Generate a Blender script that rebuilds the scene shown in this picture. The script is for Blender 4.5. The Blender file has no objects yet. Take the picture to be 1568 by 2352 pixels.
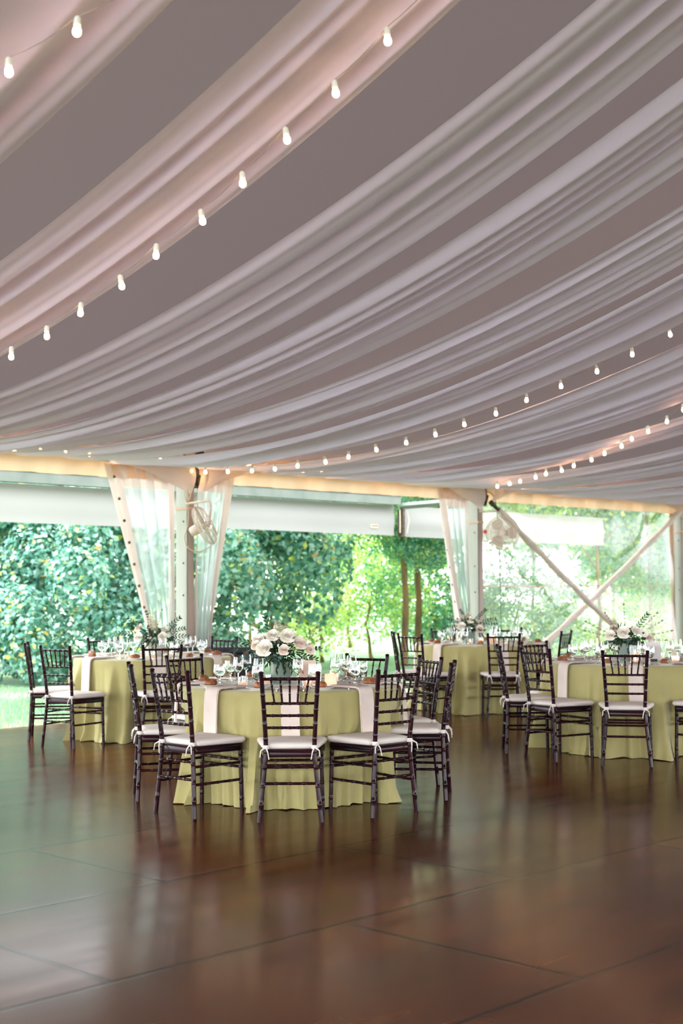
import bpy, bmesh, math, random
import numpy as np
from mathutils import Vector, Matrix, Euler, Quaternion

SC = bpy.context.scene
COL = SC.collection
R = math.radians

# ------------------------------------------------------------------ camera
CAM_H = 1.444
cam_data = bpy.data.cameras.new('camera')
cam = bpy.data.objects.new('camera', cam_data)
COL.objects.link(cam)
cam.matrix_world = (Matrix.Translation((0, 0, CAM_H)) @ Matrix.Rotation(R(90 + 3.0955), 4, 'X')
                    @ Matrix.Rotation(R(-0.296), 4, 'Z'))
cam_data.sensor_fit = 'VERTICAL'
cam_data.sensor_height = 36.0
cam_data.lens = 3152.5 * 36 / 2352
cam_data.clip_end = 300
cam_data.dof.use_dof = True
cam_data.dof.focus_distance = 9.0
cam_data.dof.aperture_fstop = 2.4
SC.camera = cam

# ------------------------------------------------------------------ colour management
SC.view_settings.view_transform = 'Standard'
SC.view_settings.look = 'None'
SC.view_settings.gamma = 1.0
SC.view_settings.use_curve_mapping = False
SC.view_settings.exposure = 1.48
SC.cycles.max_bounces = 12
SC.cycles.transparent_max_bounces = 24
SC.cycles.transmission_bounces = 10
SC.cycles.diffuse_bounces = 5
SC.cycles.sample_clamp_indirect = 6
SC.cycles.use_denoising = True
SC.cycles.caustics_reflective = False
SC.cycles.caustics_refractive = False

# ------------------------------------------------------------------ sky and sun
world = bpy.data.worlds.new('sky')
SC.world = world
world.use_nodes = True
wn = world.node_tree.nodes
bg = wn['Background']
bg.inputs['Color'].default_value = (0.91, 0.93, 1.0, 1)
bg.inputs['Strength'].default_value = 3.6
sun_data = bpy.data.lights.new('sun', 'SUN')
sun_data.energy = 5.0
sun_data.angle = R(1.0)
sun_data.color = (1.0, 0.90, 0.70)
sun = bpy.data.objects.new('sun', sun_data)
COL.objects.link(sun)
sun.rotation_euler = Vector((0.50, 0.62, 0.80)).to_track_quat('Z', 'Y').to_euler()

# ------------------------------------------------------------------ the tent's own axes: u along the eave, t inwards across the tent
EU = Vector((0.69878, 0.71534, 0))
EN = Vector((0.71534, -0.69878, 0))
ORG = Vector((-1.7834, 15.7744, 0))
def UT(u, t, z=0.0):
    return ORG + EU * u + EN * t + Vector((0, 0, z))
EAVE_ANG = math.atan2(EU.y, EU.x)
POST_U = [-10.8, -5.4, 0.0, 5.33, 10.9, 16.4]

# ------------------------------------------------------------------ helpers
MATS = {}
def mat(name, color=(.8, .8, .8), rough=.5, metal=0, spec=.5, build=None, **kw):
    if name in MATS: return MATS[name]
    m = bpy.data.materials.new(name); m.use_nodes = True
    nt = m.node_tree; b = nt.nodes['Principled BSDF']
    b.inputs['Base Color'].default_value = (*color, 1)
    b.inputs['Roughness'].default_value = rough
    b.inputs['Metallic'].default_value = metal
    b.inputs['Specular IOR Level'].default_value = spec
    for k, v in kw.items():
        b.inputs[k].default_value = v
    if build: build(nt, b)
    MATS[name] = m
    return m
def node(nt, t, **kw):
    n = nt.nodes.new(t)
    for k, v in kw.items():
        if k in n.inputs: n.inputs[k].default_value = v
        else: setattr(n, k, v)
    return n
def link(nt, a, b): nt.links.new(a, b)
def ramp(nt, fac, stops):
    r = nt.nodes.new('ShaderNodeValToRGB')
    el = r.color_ramp.elements
    while len(el) < len(stops): el.new(.5)
    for e, (p, c) in zip(el, stops):
        e.position = p; e.color = (*c, 1)
    link(nt, fac, r.inputs[0]); return r.outputs[0]
def noise(nt, scale, detail=3, vec=None, dist=0):
    n = node(nt, 'ShaderNodeTexNoise', Scale=scale, Detail=detail, Distortion=dist)
    if vec is not None: link(nt, vec, n.inputs['Vector'])
    return n.outputs['Fac']
def objvec(nt, scale=(1, 1, 1), rot=(0, 0, 0), out='Object'):
    tc = nt.nodes.new('ShaderNodeTexCoord'); mp = nt.nodes.new('ShaderNodeMapping')
    mp.inputs['Scale'].default_value = scale; mp.inputs['Rotation'].default_value = rot
    link(nt, tc.outputs[out], mp.inputs[0]); return mp.outputs[0]
def bump(nt, b, h, strength=.3, dist=.01):
    n = node(nt, 'ShaderNodeBump', Strength=strength, Distance=dist)
    link(nt, h, n.inputs['Height']); link(nt, n.outputs[0], b.inputs['Normal'])

def varied(c1, c2, scale=6, rough=None, bmp=0, bscale=80, bdist=.004, vec_scale=(1, 1, 1)):
    def f(nt, b):
        v = objvec(nt, vec_scale)
        link(nt, ramp(nt, noise(nt, scale, 4, v), [(.3, c1), (.7, c2)]), b.inputs['Base Color'])
        if rough:
            r = node(nt, 'ShaderNodeMapRange'); r.inputs['To Min'].default_value = rough[0]; r.inputs['To Max'].default_value = rough[1]
            link(nt, noise(nt, scale * 2, 3, v), r.inputs['Value']); link(nt, r.outputs[0], b.inputs['Roughness'])
        if bmp: bump(nt, b, noise(nt, bscale, 2, v), bmp, bdist)
    return f

class MB:
    """collects geometry for ONE mesh object"""
    def __init__(s): s.v = []; s.f = []; s.m = []
    def add(s, vs, fs, mi=0):
        o = len(s.v); s.v += [tuple(p) for p in vs]; s.f += [tuple(i + o for i in f) for f in fs]; s.m += [mi] * len(fs)
    def box(s, c, size, rot=None, mi=0):
        hx, hy, hz = size[0] / 2, size[1] / 2, size[2] / 2
        P = [Vector((x, y, z)) for x in (-hx, hx) for y in (-hy, hy) for z in (-hz, hz)]
        if rot is not None: P = [rot @ p for p in P]
        c = Vector(c)
        s.add([p + c for p in P], [(0, 1, 3, 2), (4, 6, 7, 5), (0, 4, 5, 1), (2, 3, 7, 6), (0, 2, 6, 4), (1, 5, 7, 3)], mi)
    def lathe(s, prof, n=16, M=None, mi=0, close=True):
        vs = []; k = len(prof)
        for i in range(n):
            a = 2 * math.pi * i / n
            for r, z in prof: vs.append(Vector((r * math.cos(a), r * math.sin(a), z)))
        if M is not None: vs = [M @ p for p in vs]
        fs = []
        for i in range(n):
            j = (i + 1) % n
            for q in range(k - 1): fs.append((i * k + q, j * k + q, j * k + q + 1, i * k + q + 1))
        if close:
            if prof[0][0] > 1e-6: fs.append(tuple(i * k for i in range(n))[::-1])
            if prof[-1][0] > 1e-6: fs.append(tuple(i * k + k - 1 for i in range(n)))
        s.add(vs, fs, mi)
    def tube(s, pts, r, n=8, mi=0, cap=True):
        pts = [Vector(p) for p in pts]; m = len(pts)
        rr = r if isinstance(r, (list, tuple)) else [r] * m
        vs = []; up = None
        for i, p in enumerate(pts):
            d = (pts[min(i + 1, m - 1)] - pts[max(i - 1, 0)]).normalized()
            if up is None: up = Vector((0, 0, 1)) if abs(d.z) < .9 else Vector((1, 0, 0))
            a = d.cross(up).normalized(); b = a.cross(d).normalized(); up = b
            for k in range(n):
                w = 2 * math.pi * k / n
                vs.append(p + (a * math.cos(w) + b * math.sin(w)) * rr[i])
        fs = []
        for i in range(m - 1):
            for k in range(n):
                l = (k + 1) % n
                fs.append((i * n + k, i * n + l, (i + 1) * n + l, (i + 1) * n + k))
        if cap:
            fs.append(tuple(range(n))[::-1]); fs.append(tuple((m - 1) * n + k for k in range(n)))
        s.add(vs, fs, mi)
    def grid(s, fn, nu, nv, mi=0, closed_u=False):
        vs = [fn(i, j) for i in range(nu) for j in range(nv)]
        fs = []
        for i in range(nu if closed_u else nu - 1):
            k = (i + 1) % nu
            for j in range(nv - 1): fs.append((i * nv + j, k * nv + j, k * nv + j + 1, i * nv + j + 1))
        s.add(vs, fs, mi)
    def mesh(s, name, mats, smooth=True):
        me = bpy.data.meshes.new(name)
        me.from_pydata([tuple(p) for p in s.v], [], s.f)
        for m in (mats if isinstance(mats, (list, tuple)) else [mats]): me.materials.append(m)
        if len(set(s.m)) > 1: me.polygons.foreach_set('material_index', s.m)
        if smooth: me.polygons.foreach_set('use_smooth', [True] * len(s.f))
        me.update(); return me
    def build(s, name, mats, parent=None, smooth=True, bevel=0):
        o = bpy.data.objects.new(name, s.mesh(name, mats, smooth)); COL.objects.link(o)
        if parent is not None: o.parent = parent
        if bevel:
            b = o.modifiers.new('bevel', 'BEVEL'); b.width = bevel; b.segments = 2; b.limit_method = 'ANGLE'
        if smooth:
            o.data.set_sharp_from_angle(angle=R(42))
        return o

def tag(o, label, cat, group=None, kind=None):
    o['label'] = label; o['category'] = cat
    if group: o['group'] = group
    if kind: o['kind'] = kind
    return o
def struct(o): o['kind'] = 'structure'; return o
def empty(name, loc=(0, 0, 0), rz=0):
    o = bpy.data.objects.new(name, None); COL.objects.link(o); o.location = loc; o.rotation_euler.z = rz
    o.empty_display_size = .1
    return o
KIDS = {}
def copy_tree(o, parent=None):
    c = o.copy(); COL.objects.link(c); c.parent = parent
    for ch in [x for x in bpy.data.objects if x.parent == o]: copy_tree(ch, c)
    return c
def rows(pts): return [Vector(p) for p in pts]
def fnoise(x, seed=0):
    # smooth 1-D noise
    i = math.floor(x); f = x - i; f = f * f * (3 - 2 * f)
    def h(k):
        q = math.sin((k + seed * 57.3) * 127.1) * 43758.5453
        return (q - math.floor(q)) * 2 - 1
    return h(i) * (1 - f) + h(i + 1) * f

# ------------------------------------------------------------------ materials
def floor_nodes(nt, b):
    v = objvec(nt, (1, 1, 1), (0, 0, 0))
    br = node(nt, 'ShaderNodeTexBrick', Scale=1.0)
    br.inputs['Brick Width'].default_value = 2.44; br.inputs['Row Height'].default_value = 1.22
    br.inputs['Mortar Size'].default_value = .016; br.inputs['Mortar Smooth'].default_value = .5
    br.inputs['Color1'].default_value = (0, 0, 0, 1); br.inputs['Color2'].default_value = (1, 1, 1, 1); br.inputs['Mortar'].default_value = (.5, .5, .5, 1)
    link(nt, v, br.inputs['Vector'])
    n1 = noise(nt, .9, 4, v, 0)
    v2 = objvec(nt, (.6, 5, 1))
    n2 = noise(nt, 1.0, 2, v2, 0)
    mx = node(nt, 'ShaderNodeMix', data_type='FLOAT'); mx.inputs[0].default_value = .5
    link(nt, n1, mx.inputs[2]); link(nt, n2, mx.inputs[3])
    col = ramp(nt, mx.outputs[0], [(.22, (.034, .010, .005)), (.5, (.088, .026, .008)), (.80, (.200, .055, .012))])
    tint = node(nt, 'ShaderNodeMix', data_type='RGBA', blend_type='MULTIPLY'); tint.inputs[0].default_value = .35
    link(nt, col, tint.inputs[6])
    link(nt, ramp(nt, br.outputs['Color'], [(0, (.72, .72, .75)), (1, (1.0, 1.0, 1.0))]), tint.inputs[7])
    seam = node(nt, 'ShaderNodeMix', data_type='RGBA')
    link(nt, br.outputs['Fac'], seam.inputs[0]); link(nt, tint.outputs[2], seam.inputs[6]); seam.inputs[7].default_value = (.008, .005, .004, 1)
    link(nt, seam.outputs[2], b.inputs['Base Color'])
    r = node(nt, 'ShaderNodeMapRange'); r.inputs['To Min'].default_value = .10; r.inputs['To Max'].default_value = .25
    link(nt, noise(nt, 1.8, 4, objvec(nt, (.6, 2.5, 1))), r.inputs['Value']); link(nt, r.outputs[0], b.inputs['Roughness'])
    s = node(nt, 'ShaderNodeMath', operation='MULTIPLY_ADD'); s.inputs[1].default_value = -1.5
    link(nt, br.outputs['Fac'], s.inputs[0]); link(nt, noise(nt, 3.5, 3, v), s.inputs[2])
    bump(nt, b, s.outputs[0], .06, .003)
M_FLOOR = mat('stained_floor', (.1, .04, .02), .28, build=floor_nodes, spec=.08, **{'Specular Tint': (1, .84, .76, 1)})

def grass_nodes(nt, b):
    v = objvec(nt)
    link(nt, ramp(nt, noise(nt, 1.6, 6, v), [(.3, (.18, .33, .20)), (.55, (.26, .42, .26)), (.8, (.40, .48, .26))]), b.inputs['Base Color'])
    bump(nt, b, noise(nt, 60, 3, v), .8, .03)
M_LAWN = mat('lawn', (.3, .6, .3), .9, build=grass_nodes, spec=.1)

def cloth_mat(name, diff, trans, alpha=0.0, tr_mix=.35, bscale=900, rough=.9):
    """woven fabric: diffuse plus translucent, optionally sheer"""
    if name in MATS: return MATS[name]
    m = bpy.data.materials.new(name); m.use_nodes = True; nt = m.node_tree
    out = nt.nodes['Material Output']; nt.nodes.remove(nt.nodes['Principled BSDF'])
    d = node(nt, 'ShaderNodeBsdfDiffuse', Color=(*diff, 1), Roughness=rough)
    t = node(nt, 'ShaderNodeBsdfTranslucent', Color=(*trans, 1))
    mx = nt.nodes.new('ShaderNodeMixShader'); mx.inputs[0].default_value = tr_mix
    link(nt, d.outputs[0], mx.inputs[1]); link(nt, t.outputs[0], mx.inputs[2])
    last = mx
    if alpha > 0:
        tp = node(nt, 'ShaderNodeBsdfTransparent'); m2 = nt.nodes.new('ShaderNodeMixShader'); m2.inputs[0].default_value = alpha
        link(nt, mx.outputs[0], m2.inputs[1]); link(nt, tp.outputs[0], m2.inputs[2]); last = m2
    link(nt, last.outputs[0], out.inputs['Surface'])
    if bscale:
        bp = node(nt, 'ShaderNodeBump', Strength=.25, Distance=.001)
        link(nt, noise(nt, bscale, 2, objvec(nt)), bp.inputs['Height'])
        link(nt, bp.outputs[0], d.inputs['Normal'])
    MATS[name] = m; return m
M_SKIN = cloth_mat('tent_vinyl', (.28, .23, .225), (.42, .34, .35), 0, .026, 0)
M_DRAPE = cloth_mat('sheer_drape', (.92, .82, 1.0), (.90, .82, .98), .05, .20, 0)
M_VALANCE = cloth_mat('white_vinyl', (.76, .58, .44), (.86, .60, .38), 0, .35, 0)
M_VAL_OUT = cloth_mat('outer_vinyl', (.36, .36, .34), (.42, .42, .38), 0, .18, 0)
M_LINER = cloth_mat('liner_cloth', (.74, .67, .64), (.78, .64, .54), .05, .3, 0)
def sage_nodes(nt, b):
    v = objvec(nt)
    link(nt, ramp(nt, noise(nt, 5, 3, v), [(.3, (.375, .335, .135)), (.7, (.43, .385, .158))]), b.inputs['Base Color'])
    bump(nt, b, noise(nt, 700, 2, v), .2, .001)
M_SAGE = mat('sage_linen', (.5, .5, .22), .85, build=sage_nodes, spec=.15)
M_SAGE.node_tree.nodes['Principled BSDF'].inputs['Sheen Weight'].default_value = .35
M_NAPKIN = mat('blush_napkin', (.80, .70, .64), .9, spec=.1, build=varied((.68, .58, .50), (.76, .66, .59), 8, None, .2, 600, .001))
M_WOOD = mat('mahogany', (.03, .008, .008), .22, build=varied((.006, .004, .006), (.030, .006, .008), 3.5, (.08, .17), .0, 30, .002, (1, 1, .3)), spec=.15)
M_CUSHION = mat('ivory_cushion', (.83, .78, .72), .85, spec=.15, build=varied((.70, .64, .57), (.77, .71, .65), 5, None, .15, 500, .001))
M_ALU = mat('painted_post', (.55, .52, .46), .55, build=varied((.25, .25, .21), (.34, .33, .28), 5, (.4, .7), .05, 60, .002, (1, 1, .2)))
M_ALU_IN = mat('post_inner_channel', (.42, .30, .24), .5, build=varied((.34, .25, .20), (.42, .31, .25), 4, (.4, .6), 0, 60, .002, (1, 1, .2)))
M_BEAM = mat('grey_beam', (.12, .15, .12), .6, build=varied((.09, .12, .095), (.14, .165, .135), 4))
M_DARKM = mat('dark_metal', (.06, .05, .045), .5, metal=.7, build=varied((.04, .035, .03), (.16, .12, .09), 18))
M_STEEL = mat('steel', (.7, .68, .65), .18, metal=1)
M_BRACE = mat('brace_sleeve', (.66, .56, .48), .6, build=varied((.62, .52, .44), (.74, .64, .56), 7, None, .2, 30, .004))
M_BLACK = mat('black_case', (.012, .014, .022), .45, build=varied((.008, .009, .016), (.02, .022, .032), 9))
M_CHINA = mat('white_china', (.82, .82, .80), .15, spec=.6)
def bread_nodes(nt, b):
    v = objvec(nt)
    link(nt, ramp(nt, noise(nt, 26, 4, v, .5), [(.25, (.42, .20, .08)), (.5, (.26, .072, .018)), (.75, (.13, .03, .008))]), b.inputs['Base Color'])
    bump(nt, b, noise(nt, 60, 4, v), .4, .004)
M_BREAD = mat('bread_crust', (.4, .13, .04), .5, build=bread_nodes)
M_GLASS = mat('clear_glass', (1, 1, 1), .0, spec=.5, **{'Transmission Weight': 1.0, 'IOR': 1.45})
M_WATER = mat('water', (1, 1, 1), .0, spec=.5, **{'Transmission Weight': 1.0, 'IOR': 1.33})
M_FROST = mat('frosted_green_glass', (.55, .68, .60), .35, **{'Transmission Weight': .55, 'IOR': 1.4})
M_VASEW = mat('cream_vase', (.72, .68, .62), .5, build=varied((.66, .62, .56), (.78, .74, .68), 9))
M_WAX = mat('candle_wax', (.9, .72, .58), .5, **{'Subsurface Weight': .4, 'Subsurface Radius': (.02, .01, .005), 'Emission Color': (1, .45, .2, 1), 'Emission Strength': .25})
M_CARD = mat('blush_card', (.80, .60, .48), .7)
M_CARDW = mat('white_card', (.84, .80, .76), .7)
M_PETAL = mat('rose_petal', (.84, .80, .70), .6, build=varied((.80, .74, .62), (.88, .85, .77), 25), **{'Subsurface Weight': .15, 'Subsurface Radius': (.02, .015, .01)})
M_PETALP = mat('blush_petal', (.80, .66, .56), .6, build=varied((.76, .62, .52), (.84, .74, .64), 25))
def leafmat(name, stops, trans=.3, rough=.55):
    if name in MATS: return MATS[name]
    m = bpy.data.materials.new(name); m.use_nodes = True; nt = m.node_tree
    b = nt.nodes['Principled BSDF']; out = nt.nodes['Material Output']
    g = nt.nodes.new('ShaderNodeNewGeometry')
    c = ramp(nt, g.outputs['Random Per Island'], stops)
    link(nt, c, b.inputs['Base Color']); b.inputs['Roughness'].default_value = rough; b.inputs['Specular IOR Level'].default_value = .35
    t = nt.nodes.new('ShaderNodeBsdfTranslucent')
    hs = node(nt, 'ShaderNodeHueSaturation', Hue=.48, Saturation=1.1, Value=1.3); link(nt, c, hs.inputs['Color']); link(nt, hs.outputs[0], t.inputs['Color'])
    mx = nt.nodes.new('ShaderNodeMixShader'); mx.inputs[0].default_value = trans
    link(nt, b.outputs[0], mx.inputs[1]); link(nt, t.outputs[0], mx.inputs[2]); link(nt, mx.outputs[0], out.inputs['Surface'])
    MATS[name] = m; return m
M_LEAF_TEAL = leafmat('teal_leaves', [(0, (.03, .15, .095)), (.22, (.12, .33, .25)), (.6, (.28, .52, .44)), (.88, (.48, .66, .61)), (.965, (.66, .74, .16)), (1, (.66, .42, .18))], .28)
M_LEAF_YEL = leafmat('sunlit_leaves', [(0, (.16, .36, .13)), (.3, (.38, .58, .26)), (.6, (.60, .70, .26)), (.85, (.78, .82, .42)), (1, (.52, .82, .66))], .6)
M_LEAF_MIX = leafmat('blue_green_leaves', [(0, (.07, .24, .18)), (.35, (.17, .40, .33)), (.7, (.32, .56, .49)), (.85, (.50, .64, .20)), (1, (.82, .86, .34))], .45)
M_FOL = leafmat('bouquet_leaves', [(0, (.010, .030, .020)), (.5, (.025, .070, .035)), (.8, (.06, .13, .07)), (1, (.13, .17, .05))], .15)
M_EUC = leafmat('eucalyptus_leaves', [(0, (.03, .07, .06)), (.6, (.08, .15, .12)), (1, (.20, .28, .24))], .15)
M_SPRIG = leafmat('dry_sprigs', [(0, (.18, .12, .06)), (.6, (.34, .26, .14)), (1, (.10, .14, .06))], .15)
M_STOCK = leafmat('cream_florets', [(0, (.55, .48, .34)), (.5, (.74, .68, .54)), (1, (.80, .74, .64))], .2)
M_BARK = mat('bark', (.20, .12, .06), .9, build=varied((.14, .09, .05), (.36, .20, .09), 9, None, .8, 12, .03, (1, 1, .2)))
M_CABLE = mat('green_cable', (.02, .22, .12), .5)
M_ROPE = mat('rope', (.66, .54, .38), .8)
M_RED = mat('red_tape', (.7, .03, .03), .5)
M_FANW = mat('fan_plastic', (.74, .62, .52), .4)
M_WIRE = mat('fan_wire', (.72, .60, .50), .35, metal=.3)
M_SOCK = mat('white_socket', (.85, .83, .80), .5)
M_WIREL = mat('string_wire', (.30, .28, .27), .6)
M_BULB = mat('warm_bulb', (1, .9, .8), .3, **{'Emission Color': (1, .56, .26, 1), 'Emission Strength': 19.0})
M_FLAME = mat('candle_flame', (1, .8, .5), .3, **{'Emission Color': (1, .50, .18, 1), 'Emission Strength': 22.0})

def vinyl_clear(name, haze, tint, dc=(.70, .72, .70), tc=(.86, .90, .86)):
    m = bpy.data.materials.new(name); m.use_nodes = True; nt = m.node_tree
    out = nt.nodes['Material Output']; nt.nodes.remove(nt.nodes['Principled BSDF'])
    tp = node(nt, 'ShaderNodeBsdfTransparent', Color=(*tint, 1))
    d = node(nt, 'ShaderNodeBsdfDiffuse', Color=(*dc, 1)); t = node(nt, 'ShaderNodeBsdfTranslucent', Color=(*tc, 1))
    g = node(nt, 'ShaderNodeBsdfGlossy', Color=(1, 1, 1, 1), Roughness=.12)
    bp = node(nt, 'ShaderNodeBump', Strength=.35, Distance=.03); link(nt, noise(nt, 3.0, 3, objvec(nt, (1, 1, .35))), bp.inputs['Height'])
    link(nt, bp.outputs[0], g.inputs['Normal'])
    dt = nt.nodes.new('ShaderNodeMixShader'); dt.inputs[0].default_value = .55; link(nt, d.outputs[0], dt.inputs[1]); link(nt, t.outputs[0], dt.inputs[2])
    a = nt.nodes.new('ShaderNodeMixShader'); link(nt, tp.outputs[0], a.inputs[1]); link(nt, dt.outputs[0], a.inputs[2])
    mr = node(nt, 'ShaderNodeMapRange'); mr.inputs['To Min'].default_value = haze * .6; mr.inputs['To Max'].default_value = haze * 1.4
    link(nt, noise(nt, 2.0, 4, objvec(nt, (1.5, 1.5, .4))), mr.inputs['Value']); link(nt, mr.outputs[0], a.inputs[0])
    fr = node(nt, 'ShaderNodeFresnel', IOR=1.3); link(nt, bp.outputs[0], fr.inputs['Normal'])
    b = nt.nodes.new('ShaderNodeMixShader'); link(nt, fr.outputs[0], b.inputs[0]); link(nt, a.outputs[0], b.inputs[1]); link(nt, g.outputs[0], b.inputs[2])
    link(nt, b.outputs[0], out.inputs['Surface']); return m
M_CLEAR = vinyl_clear('clear_wall_vinyl', .24, (.93, .94, .86), (.42, .44, .32), (.46, .50, .36))
M_CLEARC = vinyl_clear('clear_curtain_vinyl', .46, (.88, .95, .93))

# ================================================================== THE SETTING
# floor slab, its long edge parallel to the eave
mb = MB(); mb.box((0, 0, -.04), (60, 26.3, .08))
o = mb.build('floor', M_FLOOR, smooth=False); struct(o)
o.location = UT(4, 13.0, 0); o.rotation_euler.z = EAVE_ANG
# ground outside
mb = MB(); mb.box((0, 0, -.13), (160, 160, .1))
o = mb.build('ground', M_LAWN, smooth=False); o.location = (0, 40, 0); struct(o)

# roof skin
def roof_z(t): return 3.02 + .30 * t if t <= 11 else 3.02 + .30 * (22 - t)
mb = MB()
ts = [-.3] + [i * .5 for i in range(0, 45)] + [22.3]
us = [-18 + i * .9 for i in range(46)]
def rf(i, j):
    u, t = us[i], ts[j]
    sag = .05 * math.sin(math.pi * (((u + 60) % 5.4) / 5.4)) * min(1, max(0, t))
    return UT(u, t, roof_z(t) - sag)
mb.grid(rf, len(us), len(ts))
o = mb.build('ceiling', M_SKIN); struct(o)

# eave valance: strips between posts
def valance(name, ua, ub, t, z1, z0, m, seed=0, gath=.012):
    mb = MB(); n = int((ub - ua) / .06)
    def f(i, j):
        u = ua + (ub - ua) * i / (n - 1); k = j / 7
        w = gath * (1 + 1.5 * k) * (math.sin(u * 9 + seed) + .6 * math.sin(u * 23 + seed * 2 + k * 2))
        return UT(u, t + w, z1 + (z0 - z1) * k)
    mb.grid(f, n, 8); o = mb.build(name, m); struct(o); return o
for i in range(len(POST_U) - 1):
    valance('trim_%d' % (i + 1), POST_U[i] + .02, POST_U[i + 1] - .02, -.04, 3.0, 2.655, M_VALANCE, i * 1.7)
# eave beam behind the valance
mb = MB(); mb.box((0, 0, 0), (28, .10, .14))
o = mb.build('trim_6', M_ALU, smooth=False, bevel=.004); struct(o); o.location = UT(2.6, -.16, 2.92); o.rotation_euler.z = EAVE_ANG

# clear vinyl wall in the third bay
win = empty('window_1', UT(8.1, -.06, 0)); win.rotation_euler.z = EAVE_ANG; struct(win)
mb = MB()
def f(i, j):
    x = -2.66 + 5.36 * i / 80; z = .02 + 2.64 * j / 30
    return Vector((x, .02 * math.sin(x * 2.1 + z) + .012 * math.sin(x * 7.3) * (z / 2.6) + .01 * math.sin(z * 5 + x), z))
mb.grid(f, 81, 31); mb.build('clear_panel', M_CLEAR, win)
mb = MB()
mb.box((2.63, .03, 1.34), (.13, .012, 2.64)); mb.box((-2.60, .03, 1.34), (.10, .012, 2.64)); mb.box((0, .03, 1.43), (5.3, .010, .02))
mb.box((0, .03, .06), (5.3, .012, .12))
mb.build('window_border', M_VALANCE, win, smooth=False)

# ================================================================== tent posts
def tent_post(u, label):
    p = empty('tent_post', UT(u, 0, 0), EAVE_ANG)
    tag(p, label, 'post', 'tent posts along the open side')
    mb = MB()
    mb.box((.055, .10, 1.36), (.10, .20, 2.72)); 
    mb.build('post_beam', M_ALU, p, smooth=False, bevel=.006)
    mb = MB(); mb.box((.063, -.0045, 1.36), (.084, .009, 2.70)); mb.build('inner_channel', M_ALU_IN, p, smooth=False, bevel=.002)
    for z in (.5, 1.35, 1.72, 2.2):
        mb = MB(); mb.lathe([(.0, 0), (.011, 0), (.011, .006), (.006, .009), (0, .009)], 10, Matrix.Translation((.004, .06, z)) @ Matrix.Rotation(R(-90), 4, 'Y'))
        mb.build('bolt', M_DARKM, p)
    mb = MB(); mb.box((.055, .10, .012), (.2, .3, .018)); mb.build('base_plate', M_DARKM, p, smooth=False, bevel=.003)
    # eave knuckle
    mb = MB()
    rot = Matrix.Rotation(R(-32), 3, 'X')
    mb.box((.055, .03, 2.78), (.13, .24, .14)); mb.box((.055, -.11, 2.90), (.09, .24, .09), rot)
    mb.box((.055, -.035, 2.60), (.13, .05, .035)); mb.box((.115, -.02, 2.68), (.012, .16, .16), Matrix.Rotation(R(20), 3, 'X'))
    mb.build('eave_bracket', M_DARKM, p, smooth=False, bevel=.006)
    mb = MB()
    for dx in (0, .11):
        for dz in (2.74, 2.82):
            mb.lathe([(0, 0), (.012, 0), (.012, .02), (0, .02)], 6, Matrix.Translation((dx - .01, -.05, dz)) @ Matrix.Rotation(R(90), 4, 'Y'))
    mb.build('bracket_bolts', M_STEEL, p)
    mb = MB(); mb.box((.055, .09, 2.35), (.116, .215, .03)); mb.build('cam_strap', M_VALANCE, p, smooth=False)
    return p
post_labels = {-10.8: 'tent post beyond the left edge, farthest left of the row', -5.4: 'tent post left of the open bay with the lawn',
               0.0: 'pale aluminium tent post behind the left rear table, edge-on fan strapped to it',
               5.33: 'pale aluminium tent post behind the far middle table, round fan beside it',
               10.9: 'pale aluminium tent post at the right edge of the clear window wall',
               16.4: 'tent post past the right edge'}
posts = {}
for u in (0.0, 5.33, 10.9): posts[u] = tent_post(u, post_labels[u])

# cross braces in the window bay
def brace(p0, p1, label):
    mb = MB(); n = 26; pts = []; rr = []
    for i in range(n):
        k = i / (n - 1); p = p0.lerp(p1, k)
        p = p + Vector((0, 0, -.05 * math.sin(math.pi * k) + .008 * math.sin(k * 31)))
        pts.append(p); rr.append(.043 + .006 * math.sin(k * 40) + (.004 if i % 3 else 0))
    c = p0.copy()
    e = empty('brace_pole', (c.x, c.y, 0)); tag(e, label, 'brace', 'crossed brace poles at the window wall')
    mb.tube([p - Vector((c.x, c.y, 0)) for p in pts], rr, 12); mb.build('padded_sleeve', M_BRACE, e)
    d = (p1 - p0).normalized(); b0 = Vector((0, 0, p0.z))
    mb = MB(); mb.tube([b0 - d * .16, b0 + d * .05], .028, 10); mb.tube([b0 - d * .20, b0 - d * .13], .036, 8)
    mb.build('end_clamp', M_DARKM, e)
    b1 = p1 - Vector((c.x, c.y, 0))
    mb = MB(); mb.tube([b1 - d * .05, b1 + d * .06], .03, 10); mb.build('end_clamp', M_DARKM, e)
    return e
brace(UT(10.72, .12, 2.71), UT(5.95, .12, .18), 'tan padded brace pole rising from lower left to the right tent post')
brace(UT(5.48, .26, 2.52), UT(9.55, .26, .16), 'tan padded brace pole falling from behind the round fan to lower right')

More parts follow.
